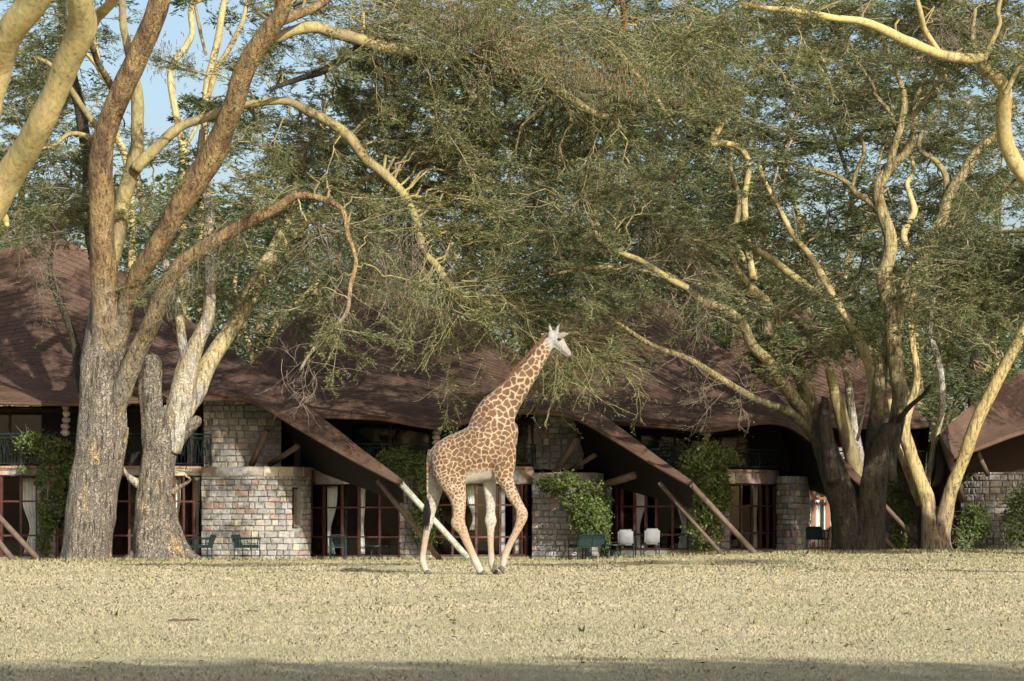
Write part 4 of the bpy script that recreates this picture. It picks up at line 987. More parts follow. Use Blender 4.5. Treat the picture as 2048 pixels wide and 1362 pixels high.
TREES.append(dict(key='dark', name='acacia_tree', label='massive many-stemmed dark tree standing in shade right of the right lodge', leaf='front', tw='t', limbs=[
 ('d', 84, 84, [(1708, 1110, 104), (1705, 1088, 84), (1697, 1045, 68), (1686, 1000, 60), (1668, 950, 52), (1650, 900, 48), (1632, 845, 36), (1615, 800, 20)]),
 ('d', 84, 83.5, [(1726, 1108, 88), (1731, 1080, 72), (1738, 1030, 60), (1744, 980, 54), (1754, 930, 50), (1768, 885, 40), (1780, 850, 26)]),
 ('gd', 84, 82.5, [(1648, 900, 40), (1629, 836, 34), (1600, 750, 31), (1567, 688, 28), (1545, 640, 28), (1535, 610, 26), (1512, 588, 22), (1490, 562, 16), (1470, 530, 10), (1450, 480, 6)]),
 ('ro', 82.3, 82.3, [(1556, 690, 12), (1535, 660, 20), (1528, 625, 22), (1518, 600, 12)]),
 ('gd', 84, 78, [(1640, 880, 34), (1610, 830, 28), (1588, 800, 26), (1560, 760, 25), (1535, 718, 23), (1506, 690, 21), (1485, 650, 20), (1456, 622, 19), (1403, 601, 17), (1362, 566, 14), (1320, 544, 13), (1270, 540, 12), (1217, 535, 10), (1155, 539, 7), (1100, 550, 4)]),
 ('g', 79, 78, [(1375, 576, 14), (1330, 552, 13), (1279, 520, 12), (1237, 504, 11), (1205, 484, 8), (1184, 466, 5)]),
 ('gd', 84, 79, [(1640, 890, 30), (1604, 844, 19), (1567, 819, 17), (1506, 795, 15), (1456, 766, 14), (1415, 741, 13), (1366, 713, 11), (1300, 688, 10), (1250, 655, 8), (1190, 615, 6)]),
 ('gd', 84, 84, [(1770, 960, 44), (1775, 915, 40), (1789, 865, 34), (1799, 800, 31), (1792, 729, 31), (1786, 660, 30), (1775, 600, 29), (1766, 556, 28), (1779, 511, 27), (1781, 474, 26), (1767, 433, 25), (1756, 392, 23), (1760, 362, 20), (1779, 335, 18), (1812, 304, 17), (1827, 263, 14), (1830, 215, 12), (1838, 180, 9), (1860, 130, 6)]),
 ('gd', 84, 83, [(1760, 372, 18), (1778, 335, 16), (1790, 290, 15), (1802, 250, 14), (1808, 190, 12), (1795, 150, 9), (1780, 110, 7), (1760, 60, 5)]),
 ('r', 84, 82, [(1803, 255, 12), (1835, 222, 11), (1860, 190, 9), (1880, 160, 7), (1910, 120, 5)]),
 ('gd', 84, 83, [(1796, 268, 11), (1777, 222, 10), (1750, 190, 9), (1744, 170, 7), (1720, 130, 5)]),
 ('gd', 84, 85, [(1757, 420, 14), (1735, 400, 12), (1712, 385, 11), (1695, 366, 10), (1655, 345, 8), (1590, 333, 6)]),
 ('g', 85, 85, [(1705, 372, 8), (1714, 340, 9), (1728, 304, 8), (1722, 270, 6)]),
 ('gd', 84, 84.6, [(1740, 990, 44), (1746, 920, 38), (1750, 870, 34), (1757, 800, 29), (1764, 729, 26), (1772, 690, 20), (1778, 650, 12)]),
 ('y', 85, 87, [(1752, 820, 24), (1744, 754, 20), (1728, 696, 19), (1703, 647, 18), (1678, 612, 17), (1650, 564, 15), (1629, 527, 14), (1608, 497, 12), (1586, 470, 11), (1560, 420, 10), (1540, 382, 9), (1522, 345, 8), (1516, 304, 7)]),
 ('g', 90, 89.5, [(1740, 1100, 34), (1726, 1000, 32), (1712, 940, 30), (1690, 860, 29), (1672, 795, 26), (1660, 755, 20), (1655, 738, 15)]),
 ('w', 90.2, 90, [(1732, 1090, 26), (1720, 930, 22), (1708, 860, 18), (1702, 811, 17), (1698, 770, 14), (1690, 735, 10)]),
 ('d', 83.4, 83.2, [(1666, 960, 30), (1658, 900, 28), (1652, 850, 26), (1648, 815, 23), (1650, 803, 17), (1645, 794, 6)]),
 ('w', 84, 83, [(1714, 880, 7), (1728, 820, 5), (1734, 780, 3)]),
 ('gd', 84, 85, [(1795, 660, 26), (1802, 606, 27), (1820, 552, 25), (1834, 524, 22), (1851, 502, 20), (1876, 460, 22), (1896, 399, 22), (1929, 341, 20), (1958, 298, 18), (1995, 263, 15), (2030, 210, 12)]),
 ('r', 84.6, 84.4, [(1838, 520, 18), (1856, 498, 14), (1876, 482, 9), (1896, 470, 4)]),
 ('g', 85, 85, [(1892, 410, 13), (1893, 380, 13), (1890, 349, 12), (1870, 320, 11), (1838, 296, 10), (1850, 250, 8), (1880, 220, 6)]),
 ('y', 85, 86, [(1815, 500, 14), (1806, 470, 15), (1820, 440, 14), (1829, 420, 13), (1820, 390, 12), (1814, 366, 10), (1827, 340, 8), (1820, 300, 6)]),
 ('g', 86, 83, [(1650, 606, 15), (1608, 568, 17), (1562, 532, 16), (1519, 505, 13), (1485, 478, 8)]),
 ('w', 86, 86, [(1545, 392, 6), (1550, 358, 5), (1561, 320, 5), (1574, 298, 4), (1584, 278, 3)]),
 ('d', 84, 82, [(1790, 850, 14), (1815, 820, 10), (1846, 790, 8), (1860, 770, 5)]),
 ]))
TREES.append(dict(key='vee', name='acacia_tree', label='bright yellow V-forked tree at the right with one bare leaning stem', leaf='front', tw='t', limbs=[
 ('yo', 86, 86, [(1872, 1112, 78), (1872, 1098, 62), (1871, 1060, 52), (1873, 1035, 44), (1876, 1018, 24)]),
 ('yo', 86, 84, [(1882, 1100, 34), (1886, 1050, 34), (1900, 990, 28), (1920, 935, 26), (1940, 880, 26), (1962, 825, 26), (1988, 775, 25), (2018, 714, 23), (2048, 665, 21), (2090, 590, 18)]),
 ('yo', 86, 86, [(1862, 1104, 34), (1858, 1050, 36), (1850, 995, 31), (1833, 945, 28), (1818, 890, 26), (1810, 850, 24), (1818, 815, 18), (1832, 775, 15), (1834, 740, 14), (1826, 700, 14), (1823, 665, 13), (1820, 620, 12), (1830, 560, 11), (1834, 520, 10)]),
 ('yo', 86.6, 87, [(1845, 1010, 26), (1815, 940, 18), (1798, 890, 17), (1790, 850, 15), (1780, 800, 12)]),
 ('d', 86.4, 87, [(1850, 1108, 30), (1848, 1070, 26), (1832, 1005, 24), (1805, 950, 22), (1782, 905, 18)]),
 ('w', 88, 88, [(1846, 1010, 14), (1856, 955, 13), (1868, 890, 13), (1884, 820, 13), (1884, 760, 13), (1874, 715, 13), (1862, 665, 11), (1868, 610, 9), (1880, 560, 6)]),
 ]))
TREES.append(dict(key='overhang', name='acacia_tree', label='smooth yellow-green limbs reaching in from the upper right corner', leaf='olive', tw='t', limbs=[
 ('y', 77, 72, [(2395, 1136, 104), (2392, 1090, 84), (2384, 960, 70), (2366, 820, 64), (2330, 700, 60), (2240, 560, 48), (2150, 450, 38), (2085, 385, 33), (2048, 350, 32), (2018, 300, 32), (2007, 255, 31), (2008, 214, 31), (2010, 181, 28), (1995, 158, 26), (1970, 136, 24), (1956, 112, 24)]),
 ('y', 72, 68, [(1960, 114, 22), (1937, 118, 21), (1896, 111, 20), (1855, 96, 20), (1806, 78, 20), (1752, 53, 19), (1711, 41, 14), (1662, 35, 13), (1588, 21, 12), (1526, 15, 9), (1481, 4, 6)]),
 ('y', 71, 70, [(1878, 104, 12), (1851, 62, 11), (1842, 30, 10), (1830, -20, 8)]),
 ('g', 72, 72, [(1954, 112, 14), (1946, 84, 12), (1945, 60, 10), (1950, 20, 8)]),
 ('y', 72, 71, [(1968, 120, 13), (1984, 85, 11), (1999, 48, 10), (1996, 20, 10), (2006, -20, 9)]),
 ('g', 72, 72, [(2012, 190, 13), (2030, 150, 11), (2050, 120, 9)]),
 ]))
TREES.append(dict(key='centre', name='acacia_tree', label='flat-topped tree whose pale limbs show among leaves above the right lodge', leaf='olive', tw='t', limbs=[
 ('d', 98, 98, [(1540, 1090, 40), (1530, 900, 34), (1520, 760, 30), (1510, 640, 28), (1500, 540, 22), (1490, 470, 18), (1478, 400, 14)]),
 ('y', 97, 94, [(1506, 560, 16), (1490, 420, 13), (1497, 330, 12), (1480, 296, 12), (1450, 285, 12), (1425, 285, 13), (1440, 250, 14), (1456, 216, 12), (1415, 189, 12), (1382, 160, 12), (1368, 140, 10), (1380, 118, 8), (1378, 90, 6)]),
 ('y', 95, 93, [(1456, 214, 8), (1490, 165, 7), (1520, 135, 6), (1560, 100, 4)]),
 ('y', 95, 94, [(1370, 146, 9), (1335, 136, 8), (1300, 132, 7), (1240, 120, 5)]),
 ('g', 93, 92, [(1236, 100, 11), (1258, 130, 10), (1290, 170, 10), (1322, 210, 9), (1350, 250, 6)]),
 ('r', 96, 92, [(1440, 250, 16), (1360, 215, 16), (1299, 181, 14), (1262, 130, 15), (1220, 105, 16), (1240, 74, 16), (1250, 40, 12), (1240, -20, 9)]),
 ('g', 98, 97, [(1500, 540, 14), (1472, 480, 12), (1478, 400, 11), (1460, 330, 10), (1475, 240, 7), (1470, 190, 5)])]))
def bt(key, label, x, d, extra, leaf='back'):
    return dict(key=key, name='acacia_tree', label=label, leaf=leaf, tw='t', back=True, limbs=extra)
TREES.append(bt('b1', 'thin wavy pale stem rising against the sky left of centre', 360, 106, [
 ('y', 106, 106, [(380, 1080, 22), (372, 800, 20), (364, 600, 18), (364, 452, 17), (364, 411, 16), (366, 354, 16), (366, 296, 16), (352, 230, 14), (341, 165, 13), (345, 128, 13), (372, 90, 13), (385, 62, 12), (382, 16, 12), (400, 0, 11), (440, -8, 9)]),
 ('y', 106, 106, [(366, 300, 9), (385, 270, 8), (400, 240, 6)])]))
TREES.append(bt('b2', 'slender twin-stemmed pale tree seen against the sky beside the rusty limb', 410, 110, [
 ('y', 110, 110, [(404, 1080, 24), (402, 700, 20), (402, 420, 17), (403, 321, 16), (407, 288, 16), (415, 165, 16), (432, 95, 15), (444, 25, 14), (452, -30, 12)]),
 ('y', 110, 109, [(414, 200, 11), (432, 144, 12), (461, 90, 11), (485, 41, 10), (500, -20, 8)]),
 ('g', 110, 110, [(412, 110, 6), (398, 50, 7), (388, 0, 6)])]))
TREES.append(bt('b3', 'pale bent stem between the leftmost trunk and the sky gap', 225, 102, [
 ('y', 102, 102, [(262, 1080, 24), (262, 700, 20), (262, 420, 16), (252, 321, 15), (232, 263, 14), (224, 181, 14), (200, 140, 13), (190, 90, 12), (185, 62, 12), (180, -20, 10)]),
 ('y', 102, 101, [(205, 146, 9), (180, 115, 8), (160, 95, 6)])]))
TREES.append(bt('b4', 'far tree with grey forked trunk behind the middle lodge roof', 640, 118, [
 ('g', 118, 116, [(560, 1060, 30), (545, 800, 24), (560, 690, 18), (590, 650, 14), (620, 600, 12), (700, 480, 10), (800, 330, 8)]),
 ('g', 118, 114, [(545, 800, 18), (520, 690, 14), (530, 600, 12), (600, 470, 10), (640, 330, 8), (650, 200, 6)]),
 ('g', 116, 114, [(600, 640, 9), (700, 560, 8), (860, 420, 7), (980, 300, 6)])]))
TREES.append(bt('b5', 'far spreading tree rising above the middle lodge roof peak', 960, 122, [
 ('g', 122, 122, [(960, 1060, 34), (950, 800, 28), (940, 600, 24), (930, 450, 18), (940, 300, 12), (960, 180, 8)]),
 ('g', 122, 118, [(942, 600, 16), (1000, 500, 13), (1080, 380, 10), (1150, 260, 7)]),
 ('g', 122, 118, [(938, 560, 16), (860, 440, 12), (780, 330, 9), (700, 230, 6)])]))
TREES.append(bt('b6', 'far tree filling the space above the peak of the right lodge', 1180, 115, [
 ('g', 115, 115, [(1150, 1060, 34), (1160, 800, 28), (1180, 620, 24), (1190, 480, 18), (1180, 350, 14), (1190, 220, 9)]),
 ('y', 115, 111, [(1182, 560, 16), (1250, 450, 13), (1330, 360, 10), (1400, 290, 7)]),
 ('g', 115, 112, [(1188, 500, 12), (1120, 420, 10), (1060, 330, 7)])]))
TREES.append(bt('b7', 'grey-trunked background tree seen through the gap of sky at right', 1705, 104, [
 ('w', 104, 104, [(1690, 1080, 26), (1680, 800, 22), (1685, 620, 18), (1691, 536, 15), (1711, 488, 14), (1733, 440, 13), (1740, 400, 12), (1752, 350, 9), (1770, 280, 6)]),
 ('d', 104, 104, [(1716, 485, 10), (1706, 430, 11), (1703, 390, 11), (1690, 330, 8), (1660, 250, 6)]),
 ('y', 104, 102, [(1686, 600, 14), (1620, 520, 12), (1600, 440, 10), (1570, 350, 10), (1576, 270, 9), (1600, 225, 8), (1640, 190, 5)])]))
TREES.append(bt('b8', 'dense dark background tree behind the far right lodge', 1960, 112, [
 ('d', 112, 112, [(1960, 1070, 36), (1955, 900, 30), (1950, 760, 26), (1965, 640, 20), (1990, 500, 14), (2000, 380, 9)]),
 ('d', 112, 109, [(1952, 780, 16), (1910, 690, 13), (1880, 620, 10), (1850, 560, 7)]),
 ('d', 112, 110, [(1958, 700, 14), (2020, 620, 12), (2090, 540, 9)]),
 ('g', 112, 110, [(1960, 640, 9), (1950, 520, 8), (1920, 420, 6)])]))
TREES.append(bt('b9', 'background tree at far left behind the left lodge roof', 40, 110, [
 ('g', 110, 110, [(40, 1070, 34), (44, 800, 28), (50, 600, 24), (40, 450, 18), (50, 330, 12), (60, 200, 8)]),
 ('g', 110, 108, [(48, 560, 14), (100, 470, 11), (170, 400, 8)]), ('g', 110, 108, [(46, 560, 12), (0, 440, 10), (-40, 330, 7)])]))
TREES.append(bt('b10', 'low spreading tree between the left lodge roof and the middle roof', 560, 104, [
 ('y', 104, 104, [(500, 1070, 26), (505, 860, 20), (530, 700, 14), (560, 640, 12), (600, 600, 10), (640, 560, 7)]),
 ('y', 104, 103, [(512, 760, 12), (490, 660, 10), (470, 580, 9), (480, 500, 7)]),
 ('y', 104, 103, [(508, 720, 9), (545, 690, 7), (570, 665, 5)])]))
TREES.append(bt('b11', 'far tree with level layered crown behind the dark tree', 1840, 108, [
 ('g', 108, 108, [(1830, 1070, 26), (1835, 800, 22), (1828, 640, 18), (1835, 500, 12), (1850, 400, 8)]),
 ('g', 108, 106, [(1830, 620, 12), (1780, 540, 9), (1740, 480, 7)]), ('g', 108, 106, [(1832, 560, 10), (1890, 480, 8), (1940, 430, 6)])]))

FRONT = ["44311122357999999999999988888777", "43311122334999999998888888877777", "54321232346899999988888777766665", "66431134678888888888787887766653",
 "67631135788888888888898776655543", "77742246788888888899988753334455", "77643456788888889999988753334566", "21344445567888889999998754346777",
 "11123333445566666654455665556777", "00111112222222344431112345556777", "00000001110112333211001123333444", "00000000000122211111000112111121"]
BACK = ["33210011223788888888888888877776", "33200011112577777777777777777666", "33200011112466666666666666665555", "34210012345666666666666665555444",
 "45410023455666666666666654444444", "56533446777776667777776665421113455"[:32], "66666678888888888888887764421123566"[:32], "65567788999999999888888887632234677"[:32],
 "52257888999999999999988875556788", "20146899999999999996689999888899", "00013589986444445686578899999999", "00000038850000000033000088999999", "00000003300000000000000003399999", "00000000000000000000000000000990"]

def attach_points(tree):
    out = []
    for li, (bk, d0, d1, pts) in enumerate(tree['limbs']):
        m = len(pts)
        for i in range(m - 1):
            for s in range(4):
                t = s / 4; f = (i + t) / (m - 1); a, b = pts[i], pts[i + 1]
                w = a[2] + (b[2] - a[2]) * t
                if a[1] > 780 or w > 62: continue
                out.append((a[0] + (b[0] - a[0]) * t, a[1] + (b[1] - a[1]) * t, d0 + (d1 - d0) * f, w))
    return np.array(out)
for T_ in TREES: T_['ap'] = attach_points(T_); T_['pads'] = []
prng = np.random.default_rng(5)
def scatter(rows, K, cands, dj0, dj, s0, s1, jitterpx=60):
    for j, row in enumerate(rows):
        for i, ch in enumerate(row):
            lam = int(ch) / 9 * K
            if ch in '01': lam *= .45
            k = int(lam) + (prng.random() < lam - int(lam))
            for _ in range(k):
                px = (i + prng.random()) * 64; py = (j + prng.random()) * 64
                best = None
                for T_ in cands:
                    ap = T_['ap']
                    if not len(ap): continue
                    d = np.hypot(ap[:, 0] - px, (ap[:, 1] - py) * 1.15 + np.where(ap[:, 1] < py, 30, 0)) + prng.random(len(ap)) * jitterpx
                    q = d.argmin()
                    if best is None or d[q] < best[0]: best = (d[q], T_, ap[q])
                _, T_, a = best; zc = Zp(py, a[2]); xc = X(px, a[2]); tilt = .32 * xc if 520 < px < 1380 else .05 * xc
                gap_ = .95 if dj0 < 2 else 1.5; ph_ = zc + tilt + .9 * noise.noise(Vector((xc * .12, dj0, 0))); py -= ((round(ph_ / gap_) * gap_ - ph_) * .85 + prng.normal(0, .07)) * F / a[2]; d = a[2] + (prng.uniform(.5, 4.5) if T_['key'] == 'overhang' else prng.uniform(-dj0, dj)); A_ = np.array(P(a[0], a[1], a[2])); C_ = np.array(P(px, py, d))
                T_['pads'].append((A_, C_, prng.uniform(s0, s1), a[3] * a[2] / F / 2))
for T_ in TREES:
    for bk, d0, d1, pts in T_['limbs']:
        x, y, w = pts[-1]
        if w < 22 and y < 640 and T_['key'] != 'near':
            for q in range(2):
                A_ = np.array(P(x, y, d1)); C_ = np.array(P(x + prng.uniform(-25, 25), y - prng.uniform(5, 30), d1 + prng.uniform(-.6, .6))); T_['pads'].append((A_, C_, prng.uniform(.7, 1.1), w * d1 / F / 2))
front = [t for t in TREES if not t.get('back') and t['key'] not in ('near',)]
back_ = [t for t in TREES if t.get('back')]
scatter(FRONT, 2.05, front, .4, 3.8, .75, 1.25)
scatter(BACK, 1.9, back_, 3.0, 5.0, 1.3, 2.0, 40)
for q in range(13):
    a_ = next(t for t in TREES if t['key'] == 'dark'); px_, py_ = prng.uniform(1560, 1720), prng.choice([655, 690, 735]) + prng.uniform(-6, 6); dd_ = prng.uniform(82, 83.4)
    a_['pads'].append((np.array(P(1720, 680, 84)), np.array(P(px_, py_, dd_)), prng.uniform(.5, .8), .04))
for q in range(26):
    a_ = next(t for t in TREES if t['key'] == 'dark'); px_, py_ = prng.uniform(1860, 2030), prng.uniform(470, 600); dd_ = prng.uniform(76, 79)
    a_['pads'].append((np.array(P(1860, 490, 83)), np.array(P(px_, py_, dd_)), prng.uniform(.8, 1.2), .03))
def foliage(tree, root, lod=1.0, leafsize=1.0):
    pads = tree['pads']
    if not pads: return
    n = len(pads); A_ = np.array([p[0] for p in pads]); C_ = np.array([p[1] for p in pads]); sz = np.array([p[2] for p in pads]); rl = np.array([p[3] for p in pads])
    # connecting boughs from the limb to each spray: slightly arched
    k = 6; t = np.linspace(0, 1, k + 1)[None, :, None]; dist = np.linalg.norm(C_ - A_, axis=1)
    con = A_[:, None] * (1 - t) + C_[:, None] * t; con[:, :, 2] += (np.sin(pi * t[..., 0]) * dist[:, None] * .10); con[:, 1:-1] += rng.normal(0, .05, (n, k - 1, 3)) * np.minimum(dist, 3)[:, None, None]
    out = unit((C_ - A_) * np.array([1, 1, .25]) + rng.normal(0, .5, (n, 3)) * np.array([1, 1, .1]))
    pxc = C_[:, 0] / C_[:, 1] * F + 1024; pyc = YH - (C_[:, 2] - H) / C_[:, 1] * F
    bias = np.zeros((n, 3)); cen = ((pxc > 520) & (pxc < 1380)); bias[:, 0] = np.where(cen, .7, np.where(pxc < 250, -.3, .25)); bias[:, 2] = np.where(cen, -.28, -.04)
    out = unit(out + bias); tip = grow(C_, out, sz * 1.5, 4, .12, .01)
    bo = Bag(); r0 = np.clip(.020 + dist * .013, .025, .058); r0 = np.minimum(r0, rl * (.22 if tree['key'] == 'overhang' else .34) + .006)
    bo.add(*tubes(con, r0, .6, 5)); bo.add(*tubes(tip, r0 * .6, .3, 4)); o = bo.build('boughs', BK['g'], root, True); tag(o, kind='stuff')
    m1 = 6; path = np.concatenate([con[:, 3:], tip[:, 1:]], 1)
    S, D = kids(path, m1, 1.1, .12, .1); D = unit(D + np.repeat(bias, m1, 0) * .7); s1 = np.repeat(sz, m1); L1 = grow(S, D, s1 * rng.uniform(.6, 1.5, len(S)), 5, .12, .01)
    m2 = 7; S, D = kids(L1, m2, .8, .14, .1); s2 = np.repeat(s1, m2); L2 = grow(S, D, s2 * rng.uniform(.25, .7, len(S)), 3, .14, .01)
    m3 = 4; S, D = kids(L2, m3, .8, .22, .1); s3 = np.repeat(s2, m3); L3 = grow(S, D, s3 * rng.uniform(.10, .28, len(S)), 2, .2, .0)
    tw = Bag(); tw.add(*tubes(L1, .012 * s1 ** .5, .35, 3)); tree.get('back') or tw.add(*ribbons(L2, .0080 * s2 ** .5, .4)); 
    if not tree.get('back'): tw.add(*slivers(L3, .0052 * s3 ** .5))
    tag(tw.build('twigs', BK[tree['tw']], root), kind='stuff')
    lf = Bag(); ls = leafsize
    lf.add(*leaves(L3, int(8.6 * lod), .092 * ls, .0205 * ls)); lf.add(*leaves(L2, int(10 * lod), .092 * ls, .0205 * ls, t0=.2)); lf.add(*leaves(L1, int(6 * lod), .09 * ls, .0205 * ls, t0=.3))
    tag(lf.build('crown', LF[tree['leaf']], root), kind='stuff')
def build_tree(tree):
    root = empty(tree['name'], (0, 0, 0), label=tree['label'], cat='tree', group='background trees beyond the lodges' if tree.get('back') else 'yellow-barked acacia trees on the lawn')
    for li, (bk, d0, d1, pts) in enumerate(tree['limbs']):
        m = len(pts); W_ = []; Rr = []
        for i, (px, py, w) in enumerate(pts):
            d = d0 + (d1 - d0) * i / (m - 1); p = P(px, py, d); W_.append(p); Rr.append(w / 2 * d / F)
        big = max(Rr) > .3; fl = .13 if (big and bk in 'od') else (.05 if bk in 'rw' and max(Rr) > .12 else 0)
        V, Q, Tt, C_, r_ = limb_arrays(W_, Rr, 40 if big else (16 if max(Rr) > .1 else 8), .07 if big else .12, fl, li + 3, .10 if big else .4)
        g = Bag(); g.add(V, Q, Tt); g.build('trunk' if li == 0 else 'limb', BK[bk], root, True)
    foliage(tree, root, 1.0 if not tree.get('back') else .32, 1.0 if not tree.get('back') else 2.75)
    return root
for T_ in TREES:
    T_['root'] = build_tree(T_)
# ------------------------------------------------------------------ twig sprays, pods
def tree_of(key): return next(t for t in TREES if t['key'] == key)['root']
def pxdir(dx, dy, n, sd, dep=.35):
    D = np.zeros((n, 3)); D[:, 0] = dx + rng.normal(0, sd, n); D[:, 2] = -(dy + rng.normal(0, sd, n)); D[:, 1] = rng.normal(0, dep, n); return unit(D)
def spray(key, name, pts, d, n, dx, dy, sd, L0, L1_, mat, r=.016, curl=.13, grav=.03, m=6, lv=0, leaf='olive', spread=.75):
    pts = np.array(pts, float); i = rng.integers(0, len(pts) - 1, n) if len(pts) > 1 else np.zeros(n, int); t = rng.random(n)
    q = pts[i] * (1 - t[:, None]) + pts[np.minimum(i + 1, len(pts) - 1)] * t[:, None] + rng.normal(0, 13, (n, 2)); dd = d + rng.uniform(-.7, .7, n)
    S = np.stack([(q[:, 0] - 1024) * dd / F, dd, H + (YH - q[:, 1]) * dd / F], 1)
    A1 = grow(S, pxdir(dx, dy, n, sd), rng.uniform(L0, L1_, n), 9, curl, grav)
    S2, D2 = kids(A1, m, spread, .9, .15); A2 = grow(S2, D2, rng.uniform(.25, .6, len(S2)) * np.repeat(np.full(n, (L0 + L1_) / 2), m), 5, curl * 1.3, grav)
    S3, D3 = kids(A2, 3, spread, .9, .2); A3 = grow(S3, D3, rng.uniform(.1, .35, len(S3)), 2, .2, 0)
    r *= .78; b = Bag(); b.add(*tubes(A1, np.full(n, r), .3, 5)); b.add(*ribbons(A2, np.full(len(A2), r * .5), .4)); b.add(*slivers(A3, np.full(len(A3), r * .30)))
    tag(b.build(name, BK[mat], tree_of(key)), kind='stuff')
    if lv:
        b = Bag(); b.add(*leaves(A2, lv, .055, .022, t0=.1)); b.add(*leaves(A3, lv, .055, .022)); tag(b.build('crown', LF[leaf], tree_of(key)), kind='stuff')
spray('old', 'twig_spray', [(900, 575), (925, 600), (970, 606), (1020, 618), (1073, 634), (1127, 667), (1160, 690)], 80.5, 60, 1, .34, .36, 1.3, 3.0, 'h', .020, .19, .02, 7, 7)
spray('old', 'twig_spray', [(1090, 650), (1150, 680), (1200, 700)], 80, 36, 1, .34, .38, 1.0, 2.0, 'h', .016, .2, .03, 6, 4)
spray('old', 'twig_spray', [(1085, 690), (1127, 700), (1150, 700)], 80, 26, .35, 1, .35, .7, 1.6, 'h', .014, .16, .0, 5, 5)
spray('old', 'twig_spray', [(847, 502), (871, 530), (896, 565), (925, 600), (980, 608)], 82, 36, -.55, 1, .5, 1.2, 2.9, 'h', .020, .17, .06, 6, 5)
spray('old', 'twig_spray', [(780, 440), (835, 455), (880, 540), (930, 600)], 82.5, 44, -.1, 1, .5, 1.0, 2.6, 'e', .015, .2, .06, 7, 3)
spray('old', 'twig_spray', [(700, 540), (690, 625), (660, 662), (625, 700), (600, 740)], 79, 12, -.5, .6, .6, .8, 1.8, 'e', .011, .2, .05, 5, 0)
spray('old', 'twig_spray', [(640, 700), (600, 740), (560, 720)], 79, 9, .6, 1, .6, .8, 2.0, 'e', .012, .2, .05, 5, 0)
spray('old', 'twig_spray', [(620, 420), (700, 470), (760, 500), (800, 540)], 81, 60, .1, 1, .6, .8, 2.2, 'e', .013, .2, .05, 7, 4, 'front')
spray('old', 'twig_spray', [(470, 420), (420, 470), (380, 520), (330, 560)], 80, 30, -.2, .9, .6, .6, 1.5, 'e', .011, .2, .03, 6, 4, 'front')
spray('old', 'twig_spray', [(100, 530), (105, 470), (140, 440)], 85, 26, -.1, 1, .5, .6, 1.8, 'e', .009, .2, .03, 6, 0)
spray('old', 'twig_spray', [(90, 560), (20, 470), (60, 420)], 84, 24, .6, .5, .6, .8, 1.8, 'e', .010, .2, .02, 6, 4, 'front')
spray('dark', 'twig_spray', [(1280, 400), (1330, 430), (1380, 520)], 80, 60, .55, 1, .35, .9, 2.0, 'e', .011, .16, .03, 7, 2, 'front')
spray('dark', 'twig_spray', [(1230, 540), (1330, 560), (1430, 630)], 79, 30, -.1, .8, .6, .6, 1.6, 'e', .011, .2, .02, 6, 5, 'front')
spray('dark', 'twig_spray', [(1250, 655), (1366, 713), (1456, 766), (1506, 795)], 80, 26, -.5, .5, .7, .6, 1.8, 'e', .009, .2, .0, 6, 1, 'front')
spray('overhang', 'twig_spray', [(1850, 30), (1900, 50), (1950, 40)], 72, 46, 0, 1, .8, .6, 1.3, 'e', .011, .3, .0, 7, 1)
spray('dark', 'twig_spray', [(1543, 640), (1560, 610)], 83, 5, 1, -.4, .2, 1.5, 3.4, 'h', .014, .10, .0, 5, 6, 'front')
spray('dark', 'twig_spray', [(1815, 600), (1830, 570), (1800, 640)], 83, 12, 1, -.2, .35, 1.8, 3.4, 't', .013, .12, .0, 6, 9, 'front')
spray('old', 'twig_spray', [(760, 60), (850, 60), (1000, 100), (1100, 150)], 81, 90, .8, .2, .6, 1.0, 2.4, 't', .013, .15, .02, 7, 12, 'olive')
spray('old', 'twig_spray', [(640, 10), (800, 10), (1000, 20), (1200, 60)], 82, 90, .8, .25, .6, 1.0, 2.6, 't', .013, .15, .02, 7, 14, 'olive')
spray('centre', 'twig_spray', [(1250, 30), (1360, 50), (1400, 100), (1330, 140)], 88, 70, .4, .5, .6, 1.0, 2.6, 't', .013, .15, .02, 7, 14, 'olive')
pod = simple('dry_seed_pod', (.22, .15, .085), (.15, .10, .06), 5, .8, .1)
def pods(key, poly, d, n):
    poly = np.array(poly, float); i = rng.integers(0, len(poly) - 1, n); t = rng.random(n)[:, None]; q = poly[i] * (1 - t) + poly[i + 1] * t + rng.normal(0, 1, (n, 2)) * np.array([30, 20]); dd = d + rng.uniform(-1, 1, n)
    S = np.stack([(q[:, 0] - 1024) * dd / F, dd, H + (YH - q[:, 1]) * dd / F], 1); A1 = grow(S, pxdir(0, 1, n, .15), rng.uniform(.08, .19, n), 3, .12, 0)
    b = Bag(); b.add(*tubes(A1, np.full(n, .013), .5, 3)); tag(b.build('seed_pods', pod, tree_of(key)), kind='stuff')
pods('old', [(860, 40), (960, 85), (1060, 110), (1130, 140), (1200, 150), (1290, 180)], 81, 1100)
pods('old', [(880, 20), (980, 50), (1080, 90)], 81, 400)
pods('old', [(260, 90), (330, 90), (345, 150)], 84, 160)

